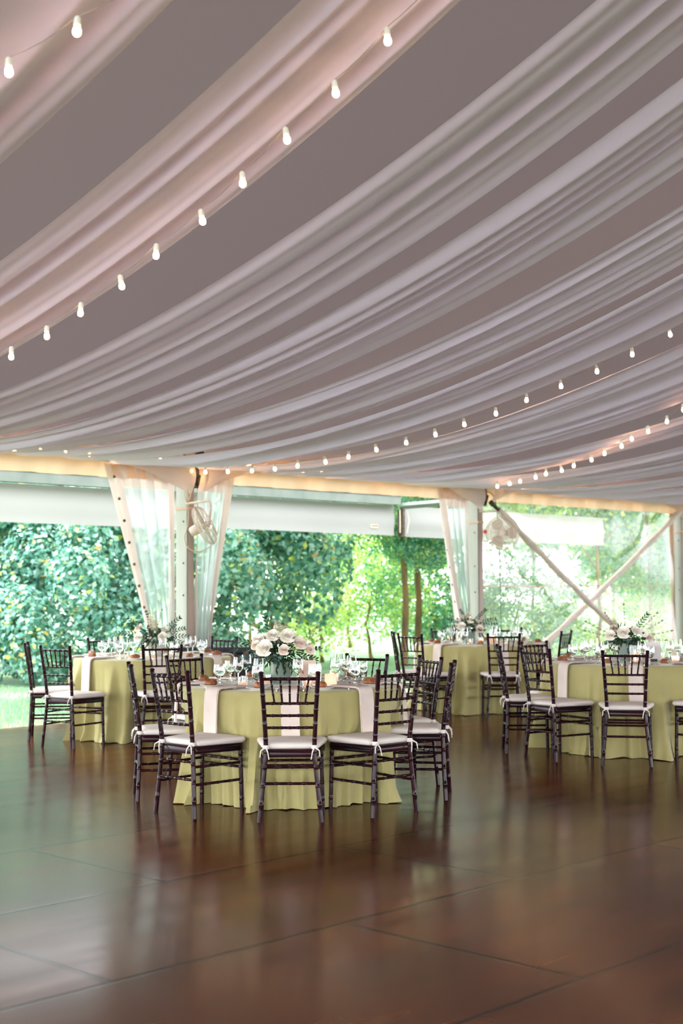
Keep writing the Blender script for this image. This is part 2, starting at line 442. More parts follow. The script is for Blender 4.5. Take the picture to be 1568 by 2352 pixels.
# ================================================================== gathered clear curtains tied back at the posts
def curtain(name, label, uT0, uT1, uB0, uB1, t0, side, seed, ztie=.95):
    """top edge from uT0 to uT1 at the eave, gathered to uB0..uB1 at the tie height"""
    e = empty(name, UT((uB0 + uB1) / 2, t0, 0), EAVE_ANG); tag(e, label, 'curtain', 'clear curtains tied back to the posts')
    uc = (uB0 + uB1) / 2
    def P(a, z):
        k = (2.78 - z) / (2.78 - ztie)
        if k <= 1: kk = max(0, k)
        else: kk = 1 - .25 * (k - 1)
        wa, wb = uT0 + (uB0 - uT0) * kk, uT1 + (uB1 - uT1) * kk
        u = wa + (wb - wa) * a
        squeeze = abs(uT1 - uT0) / max(.05, abs(wb - wa))
        amp = .012 + .018 * min(squeeze, 4)
        w = amp * (math.sin(a * 31 + seed) + .5 * math.sin(a * 57 + seed * 2 + z * .8))
        return Vector((u - uc, -(w) , z))
    hem = .20
    n = 110
    def part(nm, a0, a1, z0, z1, m, off=0):
        mb = MB(); nn = max(6, int(n * (a1 - a0))); nz = max(2, int((z1 - z0) / .06))
        def f(i, j):
            p = P(a0 + (a1 - a0) * i / (nn - 1), z0 + (z1 - z0) * j / (nz - 1)); p.y += off; return p
        mb.grid(f, nn, nz); return mb.build(nm, m, e)
    part('clear_sheet', hem, .86, .05, 2.55, M_CLEARC)
    part('side_hem', 0, hem, .05, 2.80, M_LINER)
    part('post_hem', .86, 1, .05, 2.80, M_LINER)
    part('top_band', hem, .86, 2.55, 2.86, M_LINER)
    for k in range(9):
        z = 2.66 - k * .24
        mb = MB(); p = P(hem * .45, z)
        mb.lathe([(.007, 0), (.017, 0), (.017, .006), (.007, .006)], 14, Matrix.Translation(p + Vector((0, -.006, 0))) @ Matrix.Rotation(R(90), 4, 'X'))
        mb.build('grommet', M_DARKM, e)
    mb = MB(); mb.tube([(uB0 - uc - .02, -.05, ztie), (0, -.085, ztie + .01), (uB1 - uc + .02, -.05, ztie), (uB1 - uc + .02, .06, ztie), (0, .09, ztie), (uB0 - uc - .02, .05, ztie), (uB0 - uc - .02, -.05, ztie)], .012, 6)
    mb.build('tie_band', M_ROPE, e)
    return e
curtain('clear_curtain', 'wide clear curtain with grommets, left of the post behind the left rear table', -1.14, -.15, -.35, -.16, -.03, 1, .3, .3)
curtain('clear_curtain', 'narrow clear curtain gathered behind the edge-on fan, right of its post', .70, .12, .20, .12, .02, 1, 2.1, .3)
curtain('clear_curtain', 'clear curtain gathered on the left of the post beside the round fan', 4.47, 5.16, 5.04, 5.16, -.03, 1, 1.2, .3)

# pieces of liner hooked to the posts below the drapes
def liner_wedge(u0, u1, z0a, z0b, label, seed):
    mb = MB(); n = 40
    def f(i, j):
        a = i / (n - 1); u = u0 + (u1 - u0) * a; k = j / 9
        zt = 2.93; zb = z0a + (z0b - z0a) * a ** 1.6 + .05 * math.sin(a * math.pi)
        t = .10 + .10 * math.sin(k * math.pi) + .02 * math.sin(a * 14 + seed) * k
        return UT(u, t, zt + (zb - zt) * k)
    mb.grid(f, n, 10); o = mb.build('liner_panel', M_LINER); tag(o, label, 'drape', 'liner corners hooked to the posts'); return o
liner_wedge(-1.45, -.03, 2.80, 2.50, 'blush liner corner sweeping down to the left of the edge-on fan post', 0)
liner_wedge(1.35, .16, 2.80, 2.54, 'blush liner corner sweeping down to the right of the edge-on fan post', 1)
liner_wedge(3.95, 5.28, 2.84, 2.50, 'pale liner corner sweeping down to the left of the post beside the round fan', 2)
liner_wedge(6.6, 5.50, 2.82, 2.62, 'pale liner corner to the right of the round fan post', 3)
liner_wedge(9.7, 10.85, 2.82, 2.56, 'pale liner corner sweeping down to the right edge post', 4)

# ================================================================== ceiling drapes
DC = (2.8116, -.06515, .023473, .00039626)
def drape_z(t): return DC[0] + DC[1] * t + DC[2] * t * t + DC[3] * t ** 3
DRAPES = [(-11.6, -10.7, 0, 0), (-10.4, -9.5, 0, 0), (-9.2, -8.3, 0, 0),
          (-7.75, -6.54, .0, .02), (-5.96, -5.15, .006, -.028), (-4.62, -3.67, .022, -.027), (-3.51, -2.59, .005, -.015), (-2.31, -1.42, .034, 0.0),
          (-1.30, -.32, -.018, -.021), (.12, 1.15, -.011, -.01), (2.21, 3.05, .007, 0), (1.05, 1.75, 0, 0), (3.55, 4.35, 0, 0), (4.45, 5.25, .008, 0), (5.65, 6.6, 0, 0), (7.0, 7.9, 0, 0), (8.3, 9.2, 0, 0), (9.6, 10.5, 0, 0), (11.1, 12.1, 0, 0)]
DRAPE_LABEL = {3: 'sheer white ceiling drape crossing the top left corner behind the top left bulbs',
 4: 'wide sheer white ceiling drape with the big left bulb string running along its lower edge',
 5: 'broad sheer white ceiling drape just below the big left bulb string',
 6: 'sheer white ceiling drape, next below the broad one reaching the top right corner',
 7: 'sheer white ceiling drape whose low end reaches the small clip left of the first post',
 8: 'sheer white ceiling drape whose low end passes just above the post with the edge-on fan',
 9: 'sheer ceiling drape knotted at the post with the edge-on fan, below the middle bulbs',
 11: 'thin shaded drape hanging under the middle bulb string',
 10: 'sheer ceiling drape sagging between the middle and the right bulb strings',
 12: 'narrow ceiling drape just above the right bulb string',
 13: 'low ceiling drape touching the right bulb string',
 14: 'lowest large ceiling drape over the window wall'}
def drape(idx, ua, ub, da, db, gather=None):
    rnd = random.Random(idx * 7 + 3); s1, s2, s3 = rnd.random() * 9, rnd.random() * 9, rnd.random() * 9
    mb = MB(); NV, NT = 96, 60
    folds = [(rnd.uniform(.05, .95), rnd.uniform(.024, .075), rnd.uniform(.008, .028), rnd.uniform(-.03, .03)) for _ in range(13)]
    def f(i, j):
        v = i / (NV - 1); t = .02 + 11.0 * (j / (NT - 1)) ** 1.25
        u0 = ua + da * (t - 5); u1 = ub + db * (t - 5)
        g = 1.0
        if gather is not None and t < 2.2:
            g = (t / 2.2) ** .7; g = .06 + .94 * g
            c = gather * (1 - g) + (u0 + u1) / 2 * g
            h = (u1 - u0) / 2 * g
            u0, u1 = c - h, c + h
        u = u0 + (u1 - u0) * v
        z = drape_z(t)
        if gather is not None: z += .0
        # folds
        zz = 0
        for (c, w, a, dr) in folds:
            x = (v - c - dr * math.sin(t * .45 + s1)) / w
            zz -= a * math.exp(-x * x)
        zz += .008 * math.sin(v * 19 + s2 + .4 * t) + .003 * math.sin(v * 47 + s3 - .5 * t) + .012 * fnoise(v * 5 + t * .5, idx)
        edge = -.03 * (abs(2 * v - 1) ** 4)
        amp = min(1, .25 + t / 2) * (1 if t < 9 else max(.3, (11.2 - t) / 2))
        sl = .03 * math.sin(v * 13 + s3) * math.exp(-((t - 1.3) / 1.3) ** 2)
        return UT(u, t + .0, z + zz * amp + edge * amp + sl + .02)
    mb.grid(f, NV, NT)
    o = mb.build('ceiling_drape', M_DRAPE)
    tag(o, DRAPE_LABEL.get(idx, 'sheer white ceiling drape over the far end, ' + ['first', 'second', 'third', 'fourth', 'fifth'][max(0, idx - 15)] + ' beyond the window wall drape'), 'drape', 'sheer ceiling drapes')
    return o
for idx, (ua, ub, da, db) in enumerate(DRAPES):
    if idx in (0, 1, 2): continue
    drape(idx, ua, ub, da, db, .06 if idx == 9 else None)

# ================================================================== string lights
SOCK = MB(); SOCK.lathe([(0, 0), (.009, 0), (.014, -.008), (.0155, -.034), (.013, -.042), (0, -.042)], 12)
SOCK_ME = SOCK.mesh('bulb_socket', M_SOCK)
BULB = MB(); BULB.lathe([(.010, -.040), (.0120, -.046), (.0155, -.054), (.0172, -.064), (.0155, -.075), (.009, -.082), (0, -.0842)], 14)
BULB_ME = BULB.mesh('bulb', M_BULB)
def string_light(label, pts, extra0=None, extra1=None, tilt=0):
    """pts = bulb positions (bulb centre); the wire runs .075 above them"""
    pts = [Vector(p) for p in pts]
    wire = [p + Vector((0, 0, .074)) for p in pts]
    full = ([extra0] if extra0 else []) + wire + ([extra1] if extra1 else [])
    e = empty('string_light', (0, 0, 0)); e.location = pts[0] + Vector((0, 0, .074)); base = e.location.copy()
    tag(e, label, 'string lights', 'warm globe bulb strings')
    dense = []
    for a, b in zip(full[:-1], full[1:]):
        for k in range(4):
            q = a.lerp(b, k / 4); q.z -= .018 * math.sin(math.pi * k / 4); dense.append(q - base)
    dense.append(full[-1] - base)
    mb = MB(); mb.tube(dense, .0020, 5); mb.build('wire', M_WIREL, e)
    for i, p in enumerate(wire):
        s = bpy.data.objects.new('bulb_socket', SOCK_ME); COL.objects.link(s); s.parent = e
        s.location = p - base; s.rotation_euler = (random.Random(i).uniform(-.15, .15), random.Random(i + 50).uniform(-.2, .05), 0)
        b = bpy.data.objects.new('bulb', BULB_ME); COL.objects.link(b); b.parent = s
    return e
def tz_string(u, tz): return [UT(u, t, z) for t, z in tz]
S0 = [(5.22, 2.81), (5.59, 2.883), (5.93, 2.969), (6.29, 3.066), (6.61, 3.18), (6.97, 3.291), (7.29, 3.418), (7.60, 3.566), (7.93, 3.708), (8.26, 3.859)]
S0 = [(t - .36 * k, z) for t, z, k in ((5.22, 2.755, 2), (5.22, 2.78, 1))] + S0 + [(8.6, 4.02), (8.95, 4.19), (9.3, 4.37)]
S1 = [(.33, 2.733), (.71, 2.715), (1.13, 2.699), (1.49, 2.695), (1.85, 2.705), (2.25, 2.72), (2.6, 2.75), (2.97, 2.794), (3.38, 2.833), (3.75, 2.885), (4.11, 2.951), (4.49, 3.019), (4.85, 3.11), (5.22, 3.195), (5.6, 3.285), (5.96, 3.393), (6.32, 3.514), (6.68, 3.64), (7.04, 3.77), (7.4, 3.91)]
S2 = [(3.55, 1.74, 2.702), (3.4, 2.04, 2.71), (3.29, 2.3, 2.721), (3.14, 2.63, 2.74), (3.01, 2.88, 2.759), (2.95, 3.13, 2.78), (2.81, 3.41, 2.808), (2.69, 3.71, 2.844), (2.51, 4.01, 2.883), (2.37, 4.31, 2.93), (2.16, 4.57, 2.972), (2.06, 4.83, 3.019), (1.92, 5.14, 3.082), (1.69, 5.45, 3.149), (1.42, 5.75, 3.23), (1.15, 6.05, 3.323), (0.88, 6.35, 3.428), (0.61, 6.65, 3.545), (0.34, 6.95, 3.674)]
string_light('large warm bulb string running from the left edge up to the top centre', tz_string(-5.6, S0), UT(-5.5, .1, 2.85), UT(-5.6, 11, 5.2))
string_light('warm bulb string running from the post with the edge-on fan up to the right edge', tz_string(0, S1), UT(.05, .05, 2.84), UT(0, 11, 5.2))
string_light('smaller warm bulb string starting at the post beside the round fan', [UT(u, t, z - .035) for u, t, z in S2], UT(5.3, .1, 2.84), UT(-2.5, 10.0, 5.2))
tl = [Vector((-2.54 + .392 * i, 6.30 - .23 * i, 3.47 + .03 * i + .008 * i * i)) for i in range(7)]
tl = [Vector((-1.35 + .32 * (i - 3), 5.50 - .20 * (i - 3), 3.535 + .085 * (i - 3))) for i in range(8)]
string_light('short run of large bulbs in the top left corner', tl)
# bulbs strung along the eave, mostly behind the drapes
for (u0, u1, nm) in ((-5.2, -.2, 'bulb string hidden along the eave over the open lawn bay, one bulb showing'),
                     (.5, 5.1, 'bulb string along the eave between the two fan posts'), (5.6, 10.7, 'bulb string along the eave over the window wall')):
    n = int((u1 - u0) / .30)
    string_light(nm, [UT(u0 + (u1 - u0) * i / n, .15, 2.85 + .02 * math.sin(i * 1.3)) for i in range(n + 1)])
# cluster at the post knuckle
string_light('bulbs bundled around the eave bracket above the edge-on fan', [UT(.02, .02, 2.80), UT(.10, .09, 2.86), UT(-.02, .12, 2.76), UT(.13, .05, 2.70)])

# ================================================================== fans
def fan(loc, rz, tiltx, label, arm=True, r=.235):
    e = empty('wall_fan', loc, rz); e.rotation_euler = (tiltx, 0, rz); tag(e, label, 'fan', 'white caged fans on the tent posts')
    # cage: two domes of wires, axis +Y
    def ringpts(rad, y, n=40): return [Vector((rad * math.cos(2 * math.pi * k / n), y, rad * math.sin(2 * math.pi * k / n))) for k in range(n + 1)]
    prof = [(.045, -.095), (.11, -.09), (.17, -.075), (.215, -.045), (.235, 0), (.215, .045), (.17, .07), (.11, .085), (.045, .09)]
    for nm, sl in (('front_grille', prof[:5]), ('rear_grille', prof[4:])):
        mb = MB()
        for rad, y in sl: mb.tube(ringpts(rad, y), .0032 if rad < .23 else .006, 5)
        for k in range(48):
            a = 2 * math.pi * k / 48 ; sw = .25
            pts = []
            for q, (rad, y) in enumerate(sl):
                aa = a + sw * (rad / .235)
                pts.append((rad * math.cos(aa), y, rad * math.sin(aa)))
            mb.tube(pts, .0022, 4)
        mb.build(nm, M_WIRE, e)
    mb = MB()
    for k in range(3):
        a0 = 2 * math.pi * k / 3
        def f(i, j):
            rr = .04 + .165 * i / 8; w = (.5 + .35 * math.sin(math.pi * i / 8)) ; a = a0 + (j / 6 - .5) * 1.5 * w
            return Vector((rr * math.cos(a), .03 * (j / 6 - .5) * 1.6, rr * math.sin(a)))
        mb.grid(f, 9, 7)
    mb.build('blade', M_FANW, e)
    mb = MB(); mb.lathe([(0, -.1), (.035, -.1), (.045, -.09), (.045, -.085), (0, -.085)], 20, Matrix.Rotation(R(-90), 4, 'X') @ Matrix.Scale(1, 4))
    mb.lathe([(0, -.04), (.04, -.04), (.04, .03), (0, .03)], 18, Matrix.Rotation(R(-90), 4, 'X'))
    mb.build('hub', M_FANW, e)
    mb = MB(); mb.lathe([(0, .05), (.055, .05), (.06, .07), (.055, .16), (.04, .18), (0, .18)], 20, Matrix.Rotation(R(-90), 4, 'X'))
    mb.build('motor', M_FANW, e)
    return e
f1 = fan(UT(-.02, .34, 2.14), R(0), R(0), 'white caged fan seen edge-on, tilted, strapped to the post behind the left rear table')
_d = Vector((.86, .08, .46)).normalized(); _z = Vector((-.4, .1, .8)); _x = (-_d).cross(_z).normalized(); _z = _x.cross(-_d)
f1.rotation_euler = Matrix((_x, -_d, _z)).transposed().to_euler()
f2 = fan(UT(5.52, .30, 2.19), R(0), R(4), 'round white caged fan facing the camera beside the middle post')
f2.rotation_euler = (R(4), R(0), R(-12))
def bracket(p0, p1, label_parent):
    mb = MB(); mb.tube([p0, p0.lerp(p1, .5), p1], .012, 8); return mb
def fan_arm(fanobj, pts, red=None):
    inv = (Matrix.Translation(fanobj.location) @ fanobj.rotation_euler.to_matrix().to_4x4()).inverted()
    mb = MB(); mb.tube([inv @ p for p in pts], .013, 8); mb.build('mount_arm', M_FANW, fanobj)
bpy.context.view_layer.update()
fan_arm(f1, [UT(.0, -.01, 2.40), UT(.04, .06, 2.41), UT(.05, .34, 2.42), UT(.06, .37, 2.36), UT(.03, .36, 2.12)])
fan_arm(f2, [UT(5.36, .0, 2.50), UT(5.45, .06, 2.50), UT(5.48, .27, 2.50), UT(5.50, .30, 2.42)])
mb = MB(); mb.box((0, 0, 0), (.05, .02, .05)); o = mb.build('red_tape', M_RED, f2, smooth=False); o.location = (-.245, 0, .02); o.rotation_euler.y = R(45)

# cables
def cable(name, label, pts, r, m, grp=None):
    P = [Vector(p) for p in pts]; base = Vector((P[0].x, P[0].y, P[0].z)); dense = []
    for i in range(len(P) - 1):
        a = P[max(i - 1, 0)]; b = P[i]; c = P[i + 1]; d = P[min(i + 2, len(P) - 1)]
        for k in range(6):
            s = k / 6
            dense.append(.5 * ((2 * b) + (c - a) * s + (2 * a - 5 * b + 4 * c - d) * s * s + (3 * b - a - 3 * c + d) * s ** 3) - base)
    dense.append(P[-1] - base)
    mb = MB(); mb.tube(dense, r, 6); o = mb.build(name, m); o.location = base; tag(o, label, 'cable', grp); return o
cable('green_cable', 'thin green cable hanging from the middle post down past the round fan', [UT(5.50, .02, 2.80), UT(5.62, .06, 2.74), UT(5.66, .10, 2.5), UT(5.66, .12, 2.0), UT(5.69, .12, 1.2), UT(5.70, .12, .4), UT(5.72, .14, .01)], .006, M_CABLE)
cable('rope_loop', 'beige rope looping down the post from the eave to the edge-on fan', [UT(-.06, .12, 2.60), UT(-.14, .14, 2.50), UT(-.10, .14, 2.42), UT(-.04, .13, 2.52), UT(-.08, .12, 2.60), UT(-.08, .13, 2.2), UT(-.14, .14, 2.0), UT(-.08, .14, 1.88), UT(.08, .14, 1.85), UT(.22, .18, 1.92), UT(.30, .2, 2.02)], .006, M_ROPE)

# ================================================================== neighbouring canopy outside
def OC(k, z, off=0):   # along its gutter, in metres from the corner leg near the middle post
    return Vector((.93 + .6895 * k - .7243 * off, 20.9 + .7243 * k + .6895 * off, z))
can = empty('outer_canopy', OC(0, 0)); tag(can, 'white canopy with a grey gutter beam standing outside beyond the open bays', 'canopy')
def L(p): return p - can.location
OA = math.atan2(.7243, .6895)
ROT = Matrix.Rotation(OA, 3, 'Z')
mb = MB(); mb.box(L(OC(-5.0, 2.735)), (9.8, .12, .13), ROT); mb.build('gutter_beam', M_BEAM, can, smooth=False, bevel=.004)
mb = MB(); mb.box(L(OC(-5.0, 2.815)), (9.8, .14, .03), ROT); mb.build('shadow_gap_strip', M_DARKM, can, smooth=False)  # dark strip put in for the shadow gap above the gutter beam
mb = MB()
for (a, b, z0a, z0b) in ((-10, -3.75, 2.22, 2.20), (-3.6, -.08, 2.23, 2.21), (.12, 5.7, 2.20, 2.16)):
    n = 40
    def f(i, j):
        k = a + (b - a) * i / (n - 1); q = j / 8; zb = z0a + (z0b - z0a) * i / (n - 1)
        return L(OC(k, 2.67 + (zb - 2.67) * q, .10 + .015 * math.sin(k * 3) * q + .012 * math.sin(q * 9)))
    mb.grid(f, n, 9)
mb.build('canopy_valance', M_VAL_OUT, can)
mb = MB()
def f(i, j): return L(OC(-10 + 16 * i / 20, 2.84 + .33 * j / 6 * 3.0, j / 6 * 3.0))
mb.grid(f, 21, 7); mb.build('canopy_roof', M_VAL_OUT, can)
mb = MB()
mb.box(L(OC(0.02, 2.42, .02)), (.05, .06, .46), ROT); mb.box(L(OC(0.02, 2.40, .06)), (.12, .02, .42), ROT); mb.build('corner_fitting', M_DARKM, can, smooth=False, bevel=.004)
mb = MB(); mb.tube([L(OC(-.06, 2.60, 0)), L(OC(-.08, 2.45, -.02)), L(OC(-.06, 2.25, 0))], .008, 6); mb.tube([L(OC(.10, 2.60, 0)), L(OC(.13, 2.45, -.02)), L(OC(.10, 2.25, 0))], .008, 6)
mb.build('ratchet_strap', M_ROPE, can)
mb = MB(); 
pa, pb = OC(.0, 2.66, 0), OC(.55, 2.74, -1.2)
mb.tube([L(pa), L(pb)], .05, 4); mb.build('corner_strut', M_BEAM, can, smooth=False)
mb = MB(); mb.box(L(OC(-.55, 2.34, .085)), (.16, .004, .05), ROT); mb.build('maker_tag', M_ROPE, can, smooth=False)
mb = MB()
for q in range(4): mb.box(L(OC(-.60 + .035 * q, 2.345, .080)), (.022, .004, .018), ROT)
mb.build('tag_print', M_DARKM, can, smooth=False)
mb = MB(); mb.box(L(OC(-10.0, 1.35, .1)), (.07, .07, 2.7), ROT); mb.build('leg_post', M_DARKM, can, smooth=False)

# black case behind the left rear table
case = empty('equipment_case', (-1.46, 15.15, 0), R(4)); tag(case, 'low black case standing on the floor behind the left rear table', 'case')
mb = MB(); mb.box((0, 0, .39), (1.16, .34, .66)); mb.build('case_body', M_BLACK, case, smooth=False, bevel=.015)
mb = MB(); mb.box((0, 0, .755), (1.18, .36, .07)); mb.build('lid', M_BLACK, case, smooth=False, bevel=.012)
for sx in (-1, 1):
    mb = MB(); mb.box((sx * .4, -.176, .72), (.06, .012, .07)); mb.build('latch', M_DARKM, case, smooth=False)
    for sy in (-1, 1):
        mb = MB(); mb.lathe([(0, -.012), (.03, -.012), (.03, .012), (0, .012)], 14, Matrix.Translation((sx * .48, sy * .12, .03)) @ Matrix.Rotation(R(90), 4, 'X')); mb.build('caster', M_DARKM, case)

# ================================================================== chairs
def bamboo_tube(mb, pts, r, nodes=(), n=10, seg=22):
    """tube along a polyline with raised rings at the given fractions"""
    pts = [Vector(p) for p in pts]
    Ls = [0]
    for a, b in zip(pts[:-1], pts[1:]): Ls.append(Ls[-1] + (b - a).length)
    T = Ls[-1]
    def at(s):
        s = max(0, min(1, s)) * T
        for i in range(len(pts) - 1):
            if s <= Ls[i + 1] + 1e-9:
                return pts[i].lerp(pts[i + 1], (s - Ls[i]) / (Ls[i + 1] - Ls[i]))
        return pts[-1]
    ss = set([0, 1] + [i / seg for i in range(seg + 1)])
    w = .0036 / T
    for q in nodes: ss |= {q - 2.2 * w, q - w, q, q + w, q + 2.2 * w}
    ss = sorted(s for s in ss if 0 <= s <= 1)
    P = [at(s) for s in ss]; rr = []
    for s in ss:
        e = 0
        for q in nodes:
            d = abs(s - q) / w
            if d < 1.5: e = .0015
            elif d < 2.6: e = -.0005
        rr.append(r + e)
    mb.tube(P, rr, n)
def make_chair():
    root = empty('chiavari_chair')
    FX, SX, TX = .190, .148, .174      # half widths of the rear legs at floor, seat, top
    sy, fy, ty = -.185, -.205, -.250
    def rear(s):
        return [(s * FX, fy, .0), (s * .168, fy + .012, .22), (s * SX, sy, .42), (s * .150, sy - .006, .50), (s * (SX + .012), sy - .03, .69), (s * TX, ty, .905)]
    def rx(z):   # rear post position at a height
        Pp = rear(1)
        for a, b in zip(Pp[:-1], Pp[1:]):
            if a[2] <= z <= b[2]:
                k = (z - a[2]) / (b[2] - a[2]); return a[0] + (b[0] - a[0]) * k, a[1] + (b[1] - a[1]) * k
        return Pp[-1][0], Pp[-1][1]
    for s in (-1, 1):
        mb = MB(); bamboo_tube(mb, rear(s), .0148, (.12, .24, .37, .47, .56, .66, .76, .86), 10, 26)
        x, y = s * TX, ty
        Mt = Matrix.Translation((x, y, .903))
        mb.lathe([(.0148, 0), (.017, .002), (.012, .006), (.0165, .011), (.0165, .016), (.010, .021), (0, .0225)], 12, Mt)
        o = mb.build('rear_leg', M_WOOD, root)
        mb = MB(); mb.tube([(s * .196, .185, 0), (s * .188, .185, .41)], [.0125, .015], 10)
        mb = MB(); bamboo_tube(mb, [(s * .196, .190, 0), (s * .186, .185, .42)], .0140, (.2, .45, .68, .88), 10, 12); mb.build('front_leg', M_WOOD, root)
    # seat frame (rounded trapezoid ring, built solid)
    def outline(grow=0, back=-.190):
        pts = []
        wf, wb, yf, yb, rad = .212 + grow, .168 + grow, .212 + grow, back - grow, .05
        cs = [(wf - rad, yf - rad, 0), (-(wf - rad), yf - rad, 90), (-(wb - rad * .6), yb + rad * .6, 180), ((wb - rad * .6), yb + rad * .6, 270)]
        for (cx, cy, a0) in cs:
            rr = rad if a0 < 180 else rad * .6
            for k in range(7):
                a = R(a0 + 90 * k / 6); pts.append((cx + rr * math.cos(a), cy + rr * math.sin(a)))
        return pts
    def slab(o_pts_layers):
        mb = MB(); n = len(o_pts_layers[0][0]); vs = []
        for pts, z in o_pts_layers: vs += [(x, y, z(x, y) if callable(z) else z) for x, y in pts]
        fs = []
        for l in range(len(o_pts_layers) - 1):
            for i in range(n):
                j = (i + 1) % n; fs.append((l * n + i, l * n + j, (l + 1) * n + j, (l + 1) * n + i))
        mb.add(vs, fs); 
        a = len(vs); 
        mb.v.append((0, 0, o_pts_layers[-1][1] if not callable(o_pts_layers[-1][1]) else o_pts_layers[-1][1](0, 0))); top = (len(o_pts_layers) - 1) * n
        mb.f += [(top + i, top + (i + 1) % n, a) for i in range(n)]; mb.m += [0] * n
        mb.v.append((0, 0, o_pts_layers[0][1])); mb.f += [((i + 1) % n, i, a + 1) for i in range(n)]; mb.m += [0] * n
        return mb
    o = slab([(outline(-.012), .392), (outline(-.002), .396), (outline(0), .405), (outline(0), .432), (outline(-.006), .440)]).build('seat_frame', M_WOOD, root)
    cz = .440
    cu = slab([(outline(-.02, -.158), cz), (outline(.004, -.158), cz + .004), (outline(.012, -.158), cz + .014), (outline(.013, -.158), cz + .026), (outline(.006, -.158), cz + .037), (outline(-.02, -.158), cz + .044), (outline(-.08, -.158), cz + .049), (outline(-.14, -.158), cz + .052)]).build('seat_cushion', M_CUSHION, root)
    cu['label'] = 'ivory tie-on cushion'
    for s in (-1, 1):
        x, y = rx(.455); x *= s
        mb = MB()
        mb.lathe([(.0185, -.012), (.020, -.010), (.020, .010), (.0185, .012)], 12, Matrix.Translation((x, y, .458)), close=False)
        mb.tube([(x, y - .02, .458), (x + s * .03, y - .035, .44), (x + s * .035, y - .04, .40)], [.006, .004, .003], 5)
        mb.tube([(x, y - .02, .458), (x - s * .012, y - .035, .43), (x - s * .02, y - .04, .385)], [.006, .004, .003], 5)
        t = mb.build('cushion_tie', M_CUSHION, cu)
    def rail(name, z, r, nodes, top=False):
        x, y = rx(z); mb = MB(); bamboo_tube(mb, [(-x, y, z), (0, y - (.008 if z > .5 else 0), z), (x, y, z)], r, nodes, 8, 12); return mb.build(name, M_WOOD, root)
    N5 = (.17, .335, .5, .665, .83)
    rail('top_rail', .878, .0105, N5)
    for z in (.727, .652, .577): rail('back_rail', z, .0088, N5)
    xa, ya = rx(.878); xb, yb = rx(.727)
    for q in (-2, -1, 0, 1, 2):
        mb = MB(); bamboo_tube(mb, [(q * .0575, ya - .006, .875), (q * .047, yb - .006, .730)], .0066, (.28, .62), 8, 8); mb.build('spindle', M_WOOD, root)
    for z in (.345, .235): rail('stretcher', z, .0090, (.25, .5, .75))
    for z in (.33, .285):
        mb = MB(); bamboo_tube(mb, [(-.19, .188, z), (.19, .188, z)], .0090, (.25, .5, .75), 8, 8); mb.build('stretcher', M_WOOD, root)
    for s in (-1, 1):
        for z in (.315, .205):
            x, y = rx(z); mb = MB(); bamboo_tube(mb, [(s * x, y, z), (s * .19, .188, z)], .0090, (.25, .5, .75), 8, 8); mb.build('stretcher', M_WOOD, root)
    return root

CH = {  # x, y, facing angle (deg), label
 'A': (-.324, 8.700, 0.3, 'dark chiavari chair with its back to the camera at the front of the nearest table'),
 'B': (-.923, 8.923, -43.2, 'dark chair at the left front of the nearest table, cushion ties dangling'),
 'C': (-1.222, 9.574, -78.4, 'reddish chair seen side-on at the left end of the nearest table'),
 'D': (.193, 8.920, 40.9, 'dark chair angled at the right front of the nearest table'),
 'E': (.517, 9.548, 81.6, 'reddish chair seen side-on at the right end of the nearest table'),
 'F': (.427, 10.150, 113.8, 'black chair at the right rear of the nearest table, behind its two right chairs'),
 'G': (.074, 10.414, 152.1, 'chair at the back of the nearest table, its top showing behind the wine glasses'),
 'H': (-1.041, 10.501, -133.4, 'black chair at the left rear of the nearest table, above its left front chair'),
 'I': (-2.796, 13.316, -81.5, 'leftmost chair in view, seen side-on beside the lawn'),
 'J': (-2.465, 12.66, -30.7, 'chair at the left front of the left rear table, long cushion ties hanging'),
 'K': (-1.690, 12.757, 13.1, 'chair at the front right of the left rear table, back to the camera'),
 'L': (-2.363, 14.252, -144.7, 'chair on the far side of the left rear table, left of its flowers'),
 'M': (-1.387, 14.309, 143.2, 'chair on the far side of the left rear table, against the dark case'),
 'N': (.829, 15.781, -88, 'slim side-on chair at the left end of the far middle table'),
 'O': (.921, 15.300, -45.3, 'chair at the left front of the far middle table'),
 'P': (1.38, 16.85, -148, 'chair behind the far middle table, left of its flowers'),
 'Q': (1.98, 16.9, 162, 'chair behind the far middle table, right of its flowers'),
 'R': (1.763, 15.264, -0.4, 'chair with back to the camera at the front of the far middle table'),
 'W': (2.352, 15.917, 62, 'narrow-looking chair at the right end of the far middle table, against the window wall'),
 'S': (1.618, 12.064, -92, 'black chair seen side-on at the left end of the right table'),
 'T': (1.809, 11.579, -56.3, 'black chair angled at the left front of the right table'),
 'U': (2.298, 11.200, -12.0, 'reddish chair with its back to the camera at the front of the right table'),
 'V': (1.954, 12.662, -139.2, 'chair at the left rear of the right table, seen through the angled black chair'),
 'X': (3.03, 11.42, 38, 'chair cut off by the right edge of the picture at the right table'),
 'Y': (2.78, 13.15, 172, 'chair on the far side of the right table, mostly hidden by its flowers'),
}
TABLES = {
 'T1': (-.360, 9.719, 'ABCDEFGH', 'nearest table', [2, -40, -80, 40, 80, 117, 160, -130]),
 'T2': (-1.871, 13.616, 'IJKLM', 'left rear table', [13, -42, 58, -83, 103, 148, -167, -122]),
 'T3': (1.660, 16.208, 'NOPQRW', 'far middle table', [9, -47, 55, -90, 100, 145, -170, -128]),
 'T4': (2.584, 12.301, 'STUVXY', 'right table', [-11, -60, 33, -105, 78, 125, 170, -148]),
}
chair0 = make_chair()
TREE0 = None
def chair_parts(root):
    return [(x, [y for y in bpy.data.objects if y.parent == x]) for x in bpy.data.objects if x.parent == root]
CP = chair_parts(chair0)
